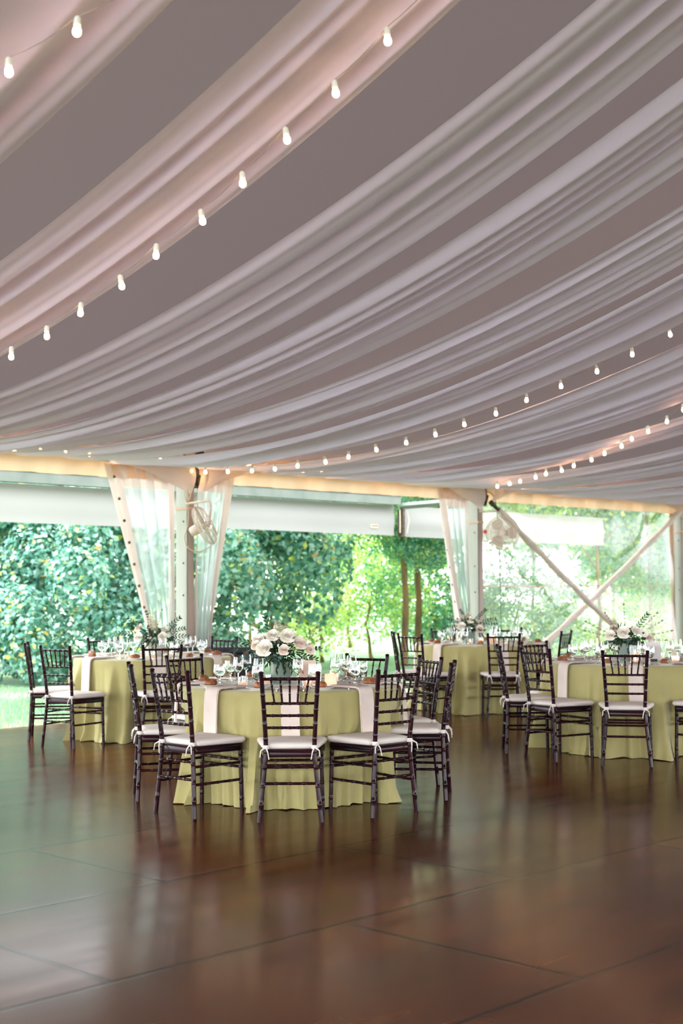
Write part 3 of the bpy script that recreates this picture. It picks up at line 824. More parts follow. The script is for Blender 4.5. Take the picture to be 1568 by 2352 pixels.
def dup_with(root, parts):
    r = root.copy(); COL.objects.link(r)
    for p, subs in parts:
        c = p.copy(); COL.objects.link(c); c.parent = r
        for q in subs:
            d = q.copy(); COL.objects.link(d); d.parent = c
    return r
CHAIR_TABLE = {k: t[3] for t in TABLES.values() for k in t[2]}
for i, (k, (x, y, a, lab)) in enumerate(CH.items()):
    c = chair0 if i == 0 else dup_with(chair0, CP)
    c.location = (x, y, 0); c.rotation_euler.z = R(a)
    tag(c, lab, 'chair', 'chairs around the ' + CHAIR_TABLE[k])

# ================================================================== tables and cloths
RT = .762
def table(tx, ty, keys, tname, seed, seats):
    t = empty('round_table', (tx, ty, 0)); tag(t, 'round folding table hidden under the sage cloth of the ' + tname, 'table', 'round banquet tables')
    mb = MB(); mb.lathe([(0, .725), (.745, .725), (.757, .732), (.757, .748), (.745, .755), (0, .755)], 64); mb.build('tabletop', mat('plywood', (.4, .28, .16), .6), t)
    for k in range(4):
        a = R(45 + 90 * k); mb = MB(); mb.tube([(.38 * math.cos(a), .38 * math.sin(a), 0), (.33 * math.cos(a), .33 * math.sin(a), .725)], .014, 8); mb.build('leg', M_STEEL, t)
    # cloth
    rnd = random.Random(seed); N = 420
    nf = 13
    folds = []
    ca_ = sorted(math.atan2(CH[k][1] - ty, CH[k][0] - tx) % (2 * math.pi) for k in keys)
    for q, a in enumerate(ca_):
        gap = ((ca_[(q + 1) % len(ca_)] - a) % (2 * math.pi)); m = max(1, int(gap / .62))
        for w in range(m):
            folds.append((a + gap * (w + .5 + rnd.uniform(-.12, .12)) / m, rnd.uniform(.12, .19), rnd.uniform(.09, .17) if gap / m > .75 else rnd.uniform(.17, .26)))
            folds.append((a + gap * (w + .5 + rnd.choice((-1, 1)) * .24) / m, rnd.uniform(.06, .10), rnd.uniform(.06, .12)))
        folds.append((a + rnd.uniform(-.05, .05), .08, .05))
    nap = [R(v - 90) for v in seats]
    lim = []
    for i in range(N):
        th = 2 * math.pi * i / N; L_ = 9.0; dx, dy = math.cos(th), math.sin(th)
        for k in keys:
            cx, cy, ca, _ = CH[k]; ca = R(ca); fx, fy2 = -math.sin(ca), math.cos(ca)     # facing direction
            rel = Vector((tx - cx, ty - cy)); den = dx * fx + dy * fy2
            if den > -.2: continue
            r_ = (.232 - (rel.x * fx + rel.y * fy2)) / den
            if r_ <= 0: continue
            px, py = tx + dx * r_ - cx, ty + dy * r_ - cy
            lat = abs(px * fy2 - py * fx)
            if lat < .25: L_ = min(L_, r_ + max(0, lat - .212) * 7)
        lim.append(L_)
    sm = lim[:]
    for _ in range(3):
        sm = [min(sm[i], (sm[i - 2] + sm[i - 1] + sm[i] + sm[(i + 1) % N] + sm[(i + 2) % N]) / 5) for i in range(N)]
    zs = [.7635, .7635, .7635, .762, .757, .747, .72, .68, .62, .55, .47, .42, .34, .26, .18, .10, .05, .015, .004]
    rs = [.02, .35, .70, .752, .764, .770, .774]
    def f(i, j):
        th = 2 * math.pi * i / N; z = zs[j]
        if j < 7: r = rs[j]
        else:
            k = (.72 - z) / .72
            r = .775 + .02 * k
            fl = 0
            for (fa, fw, fh) in folds:
                d = (th - fa + math.pi) % (2 * math.pi) - math.pi
                q_ = 1 - abs(d) / (fw * (.6 + .6 * k))
                if q_ > 0: fl += fh * k ** 1.05 * (q_ ** 1.35)
            pl = math.sin(th * 13 + seed + 1.3 * math.sin(th * 3 + seed))
            fl += .030 * k ** .8 * (abs(pl) ** .6 * (1 if pl > 0 else -1) - .6) + .010 * k * math.sin(th * 37 + seed * 3)
            fl += .016 * min(1, k * 3) * (1 - k) * math.sin(th * 19 + 1.5 * math.sin(th * 4 + seed)) + .009 * min(1, k * 3) * math.sin(th * 33 + seed)
            if z > .36:
                for na in nap:
                    d = abs((th - na + math.pi) % (2 * math.pi) - math.pi)
                    if d < .17: fl = min(fl, .004 + max(0, d - .10) * 1.5)
            r += fl
            if z < .10: r += .02 * (1 - z / .10) * (1 + math.sin(th * 23 + seed))
            L_ = sm[i]
            if L_ < 5:
                Lz = L_ + (max(0, z - .50) / .22) * .25
                if r > Lz: r = Lz - .055 * k * abs(((th * 6.5 + seed) % 1) * 2 - 1) ** .7 - .02 * k * abs(((th * 13.7 + seed) % 1) * 2 - 1)
                r = max(r, .45)
        zz = z + (.0 if z > .02 else .004 * math.sin(th * 19))
        return Vector((r * math.cos(th), r * math.sin(th), max(.003, zz)))
    mb = MB(); mb.grid(f, N, len(zs), closed_u=True)
    mb.f.append(tuple(i * len(zs) for i in range(N))); mb.m.append(0)
    o = mb.build('tablecloth', M_SAGE); o.location = (tx, ty, 0)
    o.data.set_sharp_from_angle(angle=R(80))
    tag(o, 'sage green floor-length linen cloth draped over the ' + tname, 'tablecloth', 'sage round tablecloths')
for i, (k, (tx, ty, keys, tn, seats)) in enumerate(TABLES.items()): table(tx, ty, keys, tn, i * 3 + 1, seats)

# ================================================================== tableware prototypes
TOPZ = .7640
def me_goblet():
    mb = MB()
    out = [(0, 0), (.034, 0), (.035, .002), (.020, .006), (.007, .012), (.0055, .022), (.009, .030), (.0055, .038), (.008, .050), (.020, .058), (.034, .072), (.0415, .095), (.0410, .120), (.0375, .150)]
    inn = [(.0362, .150), (.0397, .120), (.0400, .095), (.033, .0745), (.019, .0615), (0, .058)]
    mb.lathe(out + inn, 24, close=False); return mb.mesh('goblet', M_GLASS)
def me_gwater():
    mb = MB(); mb.lathe([(0, .0583), (.0185, .0620), (.0325, .0750), (.0393, .095), (.0392, .112), (0, .112)], 24, close=False); return mb.mesh('water', M_WATER)
def me_wine():
    mb = MB()
    out = [(0, 0), (.036, 0), (.037, .002), (.020, .005), (.006, .010), (.0038, .022), (.0036, .070), (.006, .082), (.020, .090), (.034, .108), (.0385, .130), (.037, .155), (.0315, .192)]
    inn = [(.0302, .192), (.0355, .155), (.0370, .130), (.033, .1095), (.019, .0925), (0, .088)]
    mb.lathe(out + inn, 24, close=False); return mb.mesh('wine_glass', M_GLASS)
def me_plate():
    mb = MB(); mb.lathe([(0, .003), (.048, .003), (.050, 0), (.055, 0), (.060, .006), (.080, .014), (.082, .016), (.080, .0175), (.058, .010), (.050, .0075), (0, .007)], 32, close=False); return mb.mesh('bread_plate', M_CHINA)
def me_roll(seed):
    rnd = random.Random(seed); mb = MB()
    def f(i, j):
        a = 2 * math.pi * i / 28; p = math.pi * j / 14
        r = .044 * (1 + .05 * math.sin(a * 2 + seed) + .03 * math.sin(a * 5 + p * 3 + seed))
        x, y, z = r * 1.12 * math.sin(p) * math.cos(a), r * .82 * math.sin(p) * math.sin(a), .034 * math.cos(p)
        z -= .008 * math.exp(-(y / .006) ** 2) * (1 if z > 0 else 0) * (abs(x) < .035)
        if z < 0: z *= .45
        return Vector((x, y, z + .0155))
    mb.grid(f, 28, 15, closed_u=True); return mb.mesh('bread_roll', M_BREAD)
def me_napkin():
    # local: +x outwards (towards the guest); the table edge is at x = 0
    mb = MB(); prof = [(-.27, .006), (-.20, .007), (-.12, .007), (-.05, .007), (-.015, .006), (.004, .002), (.017, -.010), (.022, -.03), (.026, -.10), (.030, -.20), (.034, -.30), (.036, -.345)]
    for lay, (w, off, cut) in enumerate(((.060, .0, 0), (.056, .006, 1))):
        pf = prof[:len(prof) - cut]
        top = []; n = len(pf); vs = []
        for side in (0, 1):
            for k, (x, z) in enumerate(pf):
                th = off + (.0055 if side else 0)
                nx, nz = (0, th) if x < -.01 else ((th * .7, th * .7) if z > -.02 else (th, 0))
                for s in (-1, -.33, .33, 1):
                    wob = .004 * math.sin(k * .7 + lay) if z < -.05 else 0
                    vs.append((x + nx + .002 * math.cos(s * 3 + k), s * w + wob, z + nz))
        fs = []
        for side in (0, 1):
            o = side * n * 4
            for k in range(n - 1):
                for s in range(3): fs.append((o + k * 4 + s, o + k * 4 + s + 1, o + (k + 1) * 4 + s + 1, o + (k + 1) * 4 + s))
        for k in range(n - 1):
            for s in (0, 3): a, b = k * 4 + s, (k + 1) * 4 + s; fs.append((a, b, b + n * 4, a + n * 4))
        for k in (0, n - 1):
            for s in range(3): a = k * 4 + s; fs.append((a, a + 1, a + 1 + n * 4, a + n * 4))
        mb.add(vs, fs)
    return mb.mesh('napkin', M_NAPKIN)
def me_fork():
    mb = MB(); n = 10
    mb.tube([(-.10, 0, .004), (-.04, 0, .006), (.03, 0, .003), (.055, 0, .004)], [.0045, .003, .0022, .003], 6)
    mb.box((.066, 0, .0045), (.022, .020, .002))
    for s in (-1.5, -.5, .5, 1.5): mb.box((.092, s * .0055, .005), (.034, .0028, .002))
    return mb.mesh('fork', M_STEEL)
def me_knife():
    mb = MB(); mb.tube([(-.11, 0, .004), (-.07, 0, .006), (0, 0, .005)], [.005, .0055, .004], 6)
    vs = [(0, -.005, .003), (0, .006, .003), (.06, .009, .003), (.10, .006, .003), (.112, -.004, .003), (0, -.005, .0048), (0, .006, .0036), (.06, .009, .0036), (.10, .006, .0036), (.112, -.004, .0045)]
    mb.add(vs, [(4, 3, 2, 1, 0), (5, 6, 7, 8, 9), (0, 1, 6, 5), (1, 2, 7, 6), (2, 3, 8, 7), (3, 4, 9, 8), (4, 0, 5, 9)]); return mb.mesh('knife', M_STEEL)
ME = dict(goblet=me_goblet(), water=me_gwater(), wine=me_wine(), plate=me_plate(), napkin=me_napkin(), fork=me_fork(), knife=me_knife())
ROLLS = [me_roll(s) for s in range(4)]
def smooth_all(me): me.set_sharp_from_angle(angle=R(35))
for m_ in list(ME.values()) + ROLLS: smooth_all(m_)
def inst(name, me, loc, rz, label, cat, group, rot=None, scale=None):
    o = bpy.data.objects.new(name, me); COL.objects.link(o); o.location = loc; o.rotation_euler = rot or (0, 0, rz)
    if scale: o.scale = scale
    if label: tag(o, label, cat, group)
    return o
SEATN = {
 'T1': ['front centre seat', 'left front seat', 'left end seat', 'right front seat', 'right end seat', 'right rear seat', 'back seat', 'left rear seat'],
 'T2': ['front seat', 'left front seat', 'right front seat', 'left end seat', 'right end seat', 'right rear seat', 'back seat', 'left rear seat'],
 'T3': ['front seat', 'left front seat', 'right front seat', 'left end seat', 'right end seat', 'right rear seat', 'back seat', 'left rear seat'],
 'T4': ['front seat', 'left front seat', 'right front seat', 'left end seat', 'right end seat', 'right rear seat', 'back seat', 'left rear seat'],
}
rnd = random.Random(5)
for tk, (tx, ty, keys, tn, seats) in TABLES.items():
    for si, sa in enumerate(seats):
        A = R(sa - 90)          # direction from the table centre to the guest
        out = Vector((math.cos(A), math.sin(A), 0)); left = Vector((out.y, -out.x, 0))   # guest faces -out
        # guest facing the centre: his left hand side
        c = Vector((tx, ty, TOPZ)); sn = SEATN[tk][si]
        def at(r, l, dz=0): return c + out * r + left * l + Vector((0, 0, dz))
        j = lambda s: rnd.uniform(-s, s)
        inst('napkin', ME['napkin'], at(.772, j(.02), 0), A + j(.04), f'blush napkin hanging off the cloth at the {sn} of the {tn}', 'napkin', 'napkins on the ' + tn)
        p = at(.60 + j(.015), .20 + j(.02))
        inst('bread_plate', ME['plate'], p, 0, f'small white bread plate at the {sn} of the {tn}', 'plate', 'bread plates on the ' + tn)
        inst('bread_roll', ROLLS[rnd.randrange(4)], p + Vector((j(.01), j(.01), .0075)), rnd.uniform(0, 6.28), f'brown bread roll on the plate at the {sn} of the {tn}', 'bread roll', 'bread rolls on the ' + tn)
        g = empty('water_goblet', at(.50 + j(.02), -.14 + j(.02))); tag(g, f'stemmed water goblet half full at the {sn} of the {tn}', 'glass', 'water goblets on the ' + tn)
        inst('goblet_bowl', ME['goblet'], (0, 0, 0), 0, None, None, None).parent = g
        inst('water', ME['water'], (0, 0, 0), 0, None, None, None).parent = g
        w = inst('wine_glass', ME['wine'], at(.40 + j(.02), -.06 + j(.02)), 0, f'tall empty wine glass at the {sn} of the {tn}', 'glass', 'wine glasses on the ' + tn)
        inst('fork', ME['fork'], at(.64, .095), A + math.pi + j(.05), f'steel fork left of the napkin at the {sn} of the {tn}', 'fork', 'forks on the ' + tn)
        inst('knife', ME['knife'], at(.64, -.085), A + math.pi + j(.05), f'steel knife right of the napkin at the {sn} of the {tn}', 'knife', 'knives on the ' + tn)

# candles
mb = MB(); mb.lathe([(0, 0), (.030, 0), (.032, .004), (.034, .065), (.0325, .065), (.0305, .006), (0, .006)], 22, close=False); VOT = mb.mesh('votive_cup', M_GLASS)
mb = MB(); mb.lathe([(0, .0065), (.028, .0065), (.028, .030), (0, .030)], 18, close=False); VWAX = mb.mesh('wax', M_WAX)
mb = MB(); mb.lathe([(0, 0), (.0035, .003), (.005, .009), (.003, .018), (0, .026)], 8); FL = mb.mesh('flame', M_FLAME)
mb = MB(); mb.lathe([(0, 0), (.045, 0), (.048, .005), (.048, .150), (.0465, .150), (.046, .007), (0, .007)], 26, close=False); HUR = mb.mesh('glass_cylinder', M_GLASS)
mb = MB(); mb.lathe([(0, .0075), (.038, .0075), (.038, .072), (.030, .076), (0, .074)], 22, close=False); HWAX = mb.mesh('pillar_candle', M_WAX)
mb = MB(); mb.lathe([(0, 0), (.042, 0), (.042, .080), (.036, .083), (0, .080)], 24, close=False); PWAX = mb.mesh('pillar', M_WAX)
for m_ in (VOT, VWAX, FL, HUR, HWAX, PWAX): m_.polygons.foreach_set('use_smooth', [True] * len(m_.polygons)); smooth_all(m_)
def votive(x, y, label, grp):
    e = empty('votive_candle', (x, y, TOPZ)); tag(e, label, 'candle', grp)
    inst('glass_cup', VOT, (0, 0, 0), 0, None, None, None).parent = e
    w = inst('wax', VWAX, (0, 0, 0), 0, None, None, None); w.parent = e
    inst('flame', FL, (0, 0, .031), 0, None, None, None).parent = w
def hurricane(x, y, label, grp):
    e = empty('hurricane_candle', (x, y, TOPZ)); tag(e, label, 'candle', grp)
    inst('glass_cylinder', HUR, (0, 0, 0), 0, None, None, None).parent = e
    w = inst('wax', HWAX, (0, 0, 0), 0, None, None, None); w.parent = e
    inst('flame', FL, (0, 0, .076), 0, None, None, None).parent = w
CAND = {
 'T1': ([(-.17, -.06, 'beside the blush card'), (-.32, -.30, 'left of the green vase'), (.30, .20, 'behind the right wine glasses'), (.12, -.36, 'in front of the blush card')], [(.17, -.22, 'in front of the blush card')]),
 'T2': ([(-.18, -.24, 'left of the cream vase'), (.20, -.15, 'right of the cream vase'), (.05, -.30, 'in front of the cream vase')], []),
 'T3': ([(-.17, -.16, 'left of the glass vase'), (.26, -.10, 'under the chair top right of the vase'), (.0, .3, 'behind the vase')], [(.09, -.24, 'right of the glass vase')]),
 'T4': ([(-.28, -.20, 'left of the green vase'), (-.06, -.42, 'in front of the green vase'), (.30, -.36, 'right of the white card'), (.3, .2, 'behind the white card')], [(-.02, -.22, 'left of the white card')]),
}
for tk, (vs, hs) in CAND.items():
    tx, ty, _, tn, _ = TABLES[tk]
    for x, y, d in vs: votive(tx + x, ty + y, f'lit votive candle {d} on the {tn}', 'votive candles on the ' + tn)
    for x, y, d in hs: hurricane(tx + x, ty + y, f'pillar candle in glass cylinder {d} on the {tn}', 'hurricane candles')
e = empty('pillar_candle', (TABLES['T1'][0] + .28, TABLES['T1'][1] - .28, TOPZ)); tag(e, 'short blush pillar candle on the nearest table, left of the right front glasses', 'candle')
w = inst('wax', PWAX, (0, 0, 0), 0, None, None, None); w.parent = e
inst('flame', FL, (0, 0, .082), 0, None, None, None).parent = w
# cards
def card(x, y, w_, h_, rz, m, label, block=True):
    e = empty('table_card', (x, y, TOPZ), rz); tag(e, label, 'card')
    mb = MB(); mb.box((0, 0, h_ / 2 + .012), (w_, .003, h_), Matrix.Rotation(R(-6), 3, 'X')); mb.build('card_sheet', m, e, smooth=False)
    mb = MB(); mb.box((0, 0, .012), (w_ * .5, .03, .024)); mb.build('card_holder', M_BLACK, e, smooth=False, bevel=.002)
    return e
card(TABLES['T1'][0] + .115, TABLES['T1'][1] - .04, .125, .15, R(8), M_CARD, 'blush table card in a dark block beside the green vase on the nearest table')
c4 = card(TABLES['T4'][0] + .17, TABLES['T4'][1] - .10, .13, .16, R(-8), M_CARDW, 'white table card beside the flowers on the right table')
mb = MB()
rr_ = random.Random(3)
for k in range(5): mb.box((rr_.uniform(-.01, .01), -.006 - (.10 - .018 * k) * -.0, .13 - .018 * k), (rr_.uniform(.03, .07), .001, .002), Matrix.Rotation(R(-6), 3, 'X'))
mb.build('card_print', mat('grey_ink', (.45, .42, .40), .8), c4, smooth=False)

# ================================================================== flowers
def me_rose(m, seed):
    rnd = random.Random(seed); mb = MB()
    def petal(ang, tilt, r0, w, h, curl):
        nu, nv = 7, 6
        def f(i, j):
            s = (i / (nu - 1) - .5) * 2; q = j / (nv - 1)
            a = ang + s * w * (1 - .15 * q)
            rr = r0 * (math.sin(min(1, q * 1.25) * math.pi / 2) * .9 + .1) + tilt * q * q + curl * max(0, q - .65) * 2.2
            z = h * q * (1 - .10 * s * s) - curl * max(0, q - .75) * 2.0
            rr -= .0025 * abs(s) * q
            return Vector((rr * math.cos(a), rr * math.sin(a), z))
        mb.grid(f, nu, nv)
    g = 2.39996
    for k in range(6): petal(k * g, .000, .006 + .0015 * k, 1.1, .036 - .0004 * k, .0)
    for k in range(6): petal(k * g + .5, .004, .015 + .0014 * k, .75, .036, .002)
    for k in range(7): petal(k * g + 1, .007, .025 + .0012 * k, .62, .033, .006)
    for k in range(7): petal(k * g + 2, .012, .033 + .001 * k, .52, .026, .010)
    mb.lathe([(0, -.012), (.010, -.008), (.022, .002), (.028, .012), (0, .016)], 10)
    me = mb.mesh('rose', m); return me
ROSE_W = [me_rose(M_PETAL, s) for s in (1, 2)]; ROSE_P = me_rose(M_PETALP, 3)
def me_anemone():
    mb = MB()
    for k in range(9):
        a0 = 2 * math.pi * k / 9
        def f(i, j):
            s = (i / 4 - .5) * 2; q = j / 5; a = a0 + s * .45 * math.sin(min(1, q + .25) * math.pi * .6)
            rr = .008 + .040 * q; return Vector((rr * math.cos(a), rr * math.sin(a), .014 * q * q + (.002 if k % 2 else 0)))
        mb.grid(f, 5, 6)
    mb.lathe([(0, .014), (.007, .012), (.010, .004), (.010, 0)], 12, mi=1, close=False)
    return mb.mesh('anemone', [M_PETAL, M_BLACK])
ANEM = me_anemone()
def leaf(mb, p, d, up, ln, wd, fold=.25):
    d = d.normalized(); s = d.cross(up); s = s.normalized() if s.length > 1e-4 else Vector((1, 0, 0)); n = s.cross(d).normalized()
    A = p; B = p + d * ln * .45 + s * wd / 2 + n * wd * fold; C_ = p + d * ln - n * ln * .12; D_ = p + d * ln * .45 - s * wd / 2 + n * wd * fold; M_ = p + d * ln * .5
    B2 = p + d * ln * .78 + s * wd * .32 + n * wd * fold * .6 - n * ln * .05; D2 = p + d * ln * .78 - s * wd * .32 + n * wd * fold * .6 - n * ln * .05
    mb.add([A, B, B2, C_, D2, D_, M_], [(0, 1, 6), (1, 2, 6), (2, 3, 6), (3, 4, 6), (4, 5, 6), (5, 0, 6)])
def bouquet(tk, dx, dy, vase, roses, sprays, seed, size=1.0, greens=1.0, stock=True, label=''):
    tx, ty, _, tn, _ = TABLES[tk]; rnd = random.Random(seed)
    e = empty('flower_centerpiece', (tx + dx, ty + dy, TOPZ)); tag(e, label, 'flowers', 'floral centrepieces')
    vh = .15 * size
    mb = MB()
    if vase == 'green': mb.lathe([(0, 0), (.055, 0), (.066, .01), (.072, .06), (.070, vh), (.064, vh), (.064, .02), (0, .015)], 28, close=False); vm = M_FROST
    elif vase == 'cream':
        vh = .13; mb.lathe([(0, 0), (.085, 0), (.098, .05), (.098, vh), (.09, vh), (.088, .02), (0, .015)], 6, close=False); vm = M_VASEW
    else: mb.lathe([(0, 0), (.075, 0), (.078, .01), (.080, vh), (.075, vh), (.074, .015), (0, .012)], 28, close=False); vm = M_FROST
    v = mb.build('vase', vm, e, smooth=(vase != 'cream'))
    c = Vector((0, 0, vh + .02))
    # dense foliage mound
    mb = MB()
    for k in range(int(340 * greens)):
        a = rnd.uniform(0, 6.283); el = rnd.uniform(-.35, 1.1); d = Vector((math.cos(a) * math.cos(el), math.sin(a) * math.cos(el), math.sin(el)))
        p = c + Vector((d.x * .15, d.y * .15, d.z * .11 + .03)) * rnd.uniform(.25, 1.0) * size
        leaf(mb, p, d + Vector((rnd.uniform(-.6, .6), rnd.uniform(-.6, .6), rnd.uniform(-.7, .3))), Vector((rnd.uniform(-.3, .3), rnd.uniform(-.3, .3), 1)), rnd.uniform(.035, .07), rnd.uniform(.012, .022))
    # trailing pieces over the rim
    for k in range(9):
        a = rnd.uniform(0, 6.283); p = c + Vector((math.cos(a) * .07, math.sin(a) * .07, 0)); d = Vector((math.cos(a), math.sin(a), .1))
        for q in range(9):
            leaf(mb, p, d + Vector((rnd.uniform(-.8, .8), rnd.uniform(-.8, .8), -.2)), Vector((0, 0, 1)), .04, .014); p = p + d.normalized() * .016; d.z -= .28
    mb.build('foliage', M_FOL, e)
    mb = MB()
    for k in range(int(6)):
        a = rnd.uniform(0, 6.283); p = c + Vector((math.cos(a) * .08, math.sin(a) * .08, .01)); d = Vector((math.cos(a), math.sin(a), rnd.uniform(-.1, .5)))
        for q in range(7):
            leaf(mb, p, Vector((rnd.uniform(-1, 1), rnd.uniform(-1, 1), rnd.uniform(-.4, .4))), d, .040, .034, .1); p = p + d.normalized() * .020; d.z -= .14
    mb.build('eucalyptus', M_EUC, e)
    # sprays: (dirx, dirz, length, kind)
    for (sx, sz, ln, kind) in sprays:
        mb = MB(); d = Vector((sx, rnd.uniform(-.25, .25), sz)).normalized(); p = c + Vector((sx * .05, 0, .04)); pts = [p.copy()]; n = 9
        m_ = {'dark': M_FOL, 'dry': M_SPRIG, 'euc': M_EUC}[kind]
        for q in range(n):
            d.z += (-.03 if kind != 'dry' else .02); d.x += rnd.uniform(-.05, .05); p = p + d.normalized() * ln / n; pts.append(p.copy())
            if q > 2:
                for s in (-1, 1):
                    dd = d.normalized() + Vector((-d.z, 0, d.x)) * s * .9 + Vector((0, rnd.uniform(-.5, .5), 0))
                    if kind == 'dry': leaf(mb, p, dd + d, Vector((0, 1, 0)), .026, .005)
                    elif kind == 'euc': leaf(mb, p, dd, Vector((0, 1, 0)), .026, .020, .1)
                    else: leaf(mb, p, dd, Vector((0, 1, 0)), .042, .013)
        leaf(mb, p, d, Vector((0, 1, 0)), .035, .010)
        mb.tube(pts, .0016, 5); mb.build('sprig', m_, e)
    # stock flower spikes
    if stock:
        for (sx, sy, h) in stock:
            mb = MB(); p0 = c + Vector((sx * .6, sy * .6, .05)); p1 = c + Vector((sx, sy, h))
            for q in range(46):
                k = q / 45; p = p0.lerp(p1, .35 + .65 * k); rad = .036 * (1 - .5 * k)
                a = q * 2.4
                for w_ in range(3):
                    dd = Vector((math.cos(a + w_), math.sin(a + w_), rnd.uniform(-.3, .6)))
                    leaf(mb, p + dd * rad * .5, dd + Vector((rnd.uniform(-.5, .5), rnd.uniform(-.5, .5), rnd.uniform(-.5, .5))), Vector((rnd.uniform(-1, 1), rnd.uniform(-1, 1), 1)), .019, .017, .2)
            mb.build('stock_flower', M_STOCK, e)
    for (x, y, z, s, kind) in roses:
        me = {'w': ROSE_W[rnd.randrange(2)], 'p': ROSE_P, 'a': ANEM}[kind]
        o = bpy.data.objects.new('anemone' if kind == 'a' else 'rose', me); COL.objects.link(o); o.parent = e
        pos = Vector((x, y, z)); o.location = pos; o.scale = (s, s, s)
        d = (pos - Vector((0, .05, vh))).normalized(); d = (d * .6 + Vector((rnd.uniform(-.2, .2), -.75, .25))).normalized()
        o.rotation_euler = d.to_track_quat('Z', 'Y').to_euler()
        if kind == 'p': o['label'] = 'blush rose'
    return e
bouquet('T1', -.075, .02, 'green', [(-.10, -.15, .245, 1.15, 'w'), (.05, -.10, .325, 1.05, 'w'), (.135, -.06, .275, .95, 'p'), (-.15, -.05, .30, .85, 'w'), (-.165, -.08, .265, .7, 'p'), (.0, .12, .28, 1, 'w'), (.12, .12, .28, .9, 'w'), (.03, -.15, .235, .75, 'p'), (-.05, -.08, .33, .9, 'w'), (.2, -.04, .235, .8, 'p')],
        [(-1, .55, .27, 'dark'), (-1, .3, .28, 'dark'), (-1, .0, .22, 'euc'), (-.9, -.3, .2, 'euc'), (1, .55, .27, 'dry'), (1, .3, .22, 'euc'), (.8, .25, .26, 'dry'), (.8, .6, .27, 'dry'), (.5, 1, .26, 'dry'), (-.3, 1, .26, 'dark'), (1, -.1, .2, 'dark'), (-.7, .9, .25, 'dry'), (.2, 1, .25, 'dry')],
        11, 1.0, 1.2, [(-.02, -.02, .26), (.03, .0, .23), (-.07, .0, .20), (.07, .04, .19), (-.10, .05, .15)], 'tall cream rose and eucalyptus centrepiece in a frosted green vase on the nearest table')
bouquet('T2', .01, .02, 'cream', [(-.135, -.10, .185, .95, 'w'), (.10, -.12, .185, .98, 'w'), (.115, -.02, .25, .85, 'w'), (-.15, .03, .27, .85, 'p'), (.02, .12, .24, .9, 'w')],
        [(-1, .3, .28, 'dark'), (-.8, .8, .28, 'dark'), (1, .5, .26, 'dark'), (1, .15, .28, 'dark'), (.8, .9, .27, 'dark'), (.2, 1, .26, 'dry'), (-.3, 1, .25, 'euc'), (1, -.1, .22, 'dark'), (-.9, .0, .24, 'dark'), (1, .8, .2, 'euc')],
        12, 1.0, 1.0, [(-.03, -.02, .25), (.0, .05, .20)], 'loose white rose centrepiece in a cream faceted vase on the left rear table')
bouquet('T3', -.17, .0, 'glass', [(-.09, -.12, .20, .95, 'w'), (.02, -.06, .27, .85, 'w'), (.115, -.12, .17, .9, 'p'), (-.12, .0, .24, .7, 'w'), (.1, .08, .24, .8, 'w')],
        [(-1, .1, .24, 'euc'), (-.8, .5, .22, 'euc'), (1, .5, .28, 'dark'), (1, .25, .28, 'euc'), (.6, .8, .24, 'dark'), (-.3, 1, .2, 'euc'), (.0, 1, .24, 'dry')],
        13, .95, .9, [(.0, -.02, .19), (-.05, .0, .16)], 'rounded white and blush centrepiece in a clear glass vase on the far middle table')
bouquet('T4', -.04, .06, 'green', [(-.155, -.10, .225, .9, 'w'), (-.045, -.13, .25, 1.1, 'w'), (.13, -.12, .25, .95, 'a'), (.065, -.10, .27, .8, 'w'), (-.10, .0, .28, .85, 'p'), (.2, -.02, .20, .8, 'p'), (.05, .1, .25, .9, 'w')],
        [(-1, .35, .32, 'dry'), (-1, .1, .30, 'dry'), (-.7, .8, .26, 'dry'), (.0, 1, .28, 'dry'), (1, .75, .32, 'dry'), (1, .4, .32, 'dry'), (1, .05, .36, 'dry'), (.7, 1, .25, 'dark'), (-.9, -.2, .2, 'euc'), (1, -.2, .3, 'dry')],
        14, 1.0, 1.1, [(-.10, .02, .18)], 'wide centrepiece with a dark-eyed anemone and dry sprigs on the right table')

# ================================================================== outside planting
def crown_mesh(name, rx, ry, rz, n, lsize, m, seed, clumps=26):
    rg = np.random.default_rng(seed)
    # leaves gathered on clumps so that the crown reads as layered masses
    cl = rg.normal(size=(clumps, 3)); cl /= np.linalg.norm(cl, axis=1)[:, None]; cl *= (rg.uniform(.45, .95, size=(clumps, 1)))
    which = rg.integers(0, clumps, n)
    d = rg.normal(size=(n, 3)); d /= np.linalg.norm(d, axis=1)[:, None]
    rad = .34 * rg.uniform(.55, 1.0, size=(n, 1)) ** .5
    P = (cl[which] + d * rad) * np.array([rx, ry, rz])
    nrm = d + rg.normal(size=(n, 3)) * .55 + np.array([0, 0, .5]); nrm /= np.linalg.norm(nrm, axis=1)[:, None]
    t = rg.normal(size=(n, 3)); t -= (t * nrm).sum(1)[:, None] * nrm; t /= np.linalg.norm(t, axis=1)[:, None]; b = np.cross(nrm, t)
    L_ = lsize * rg.uniform(.6, 1.25, size=(n, 1)); W = L_ * .62
    v = np.stack([P - t * L_ * .5, P + b * W * .5 + nrm * W * .12, P + t * L_ * .5, P - b * W * .5 + nrm * W * .12], 1).reshape(-1, 3)
    me = bpy.data.meshes.new(name); me.vertices.add(4 * n); me.vertices.foreach_set('co', v.ravel())
    me.loops.add(4 * n); me.polygons.add(n)
    me.loops.foreach_set('vertex_index', np.arange(4 * n)); me.polygons.foreach_set('loop_start', np.arange(n) * 4); me.polygons.foreach_set('loop_total', np.full(n, 4))
    me.materials.append(m); me.update(calc_edges=True); me.validate(); return me
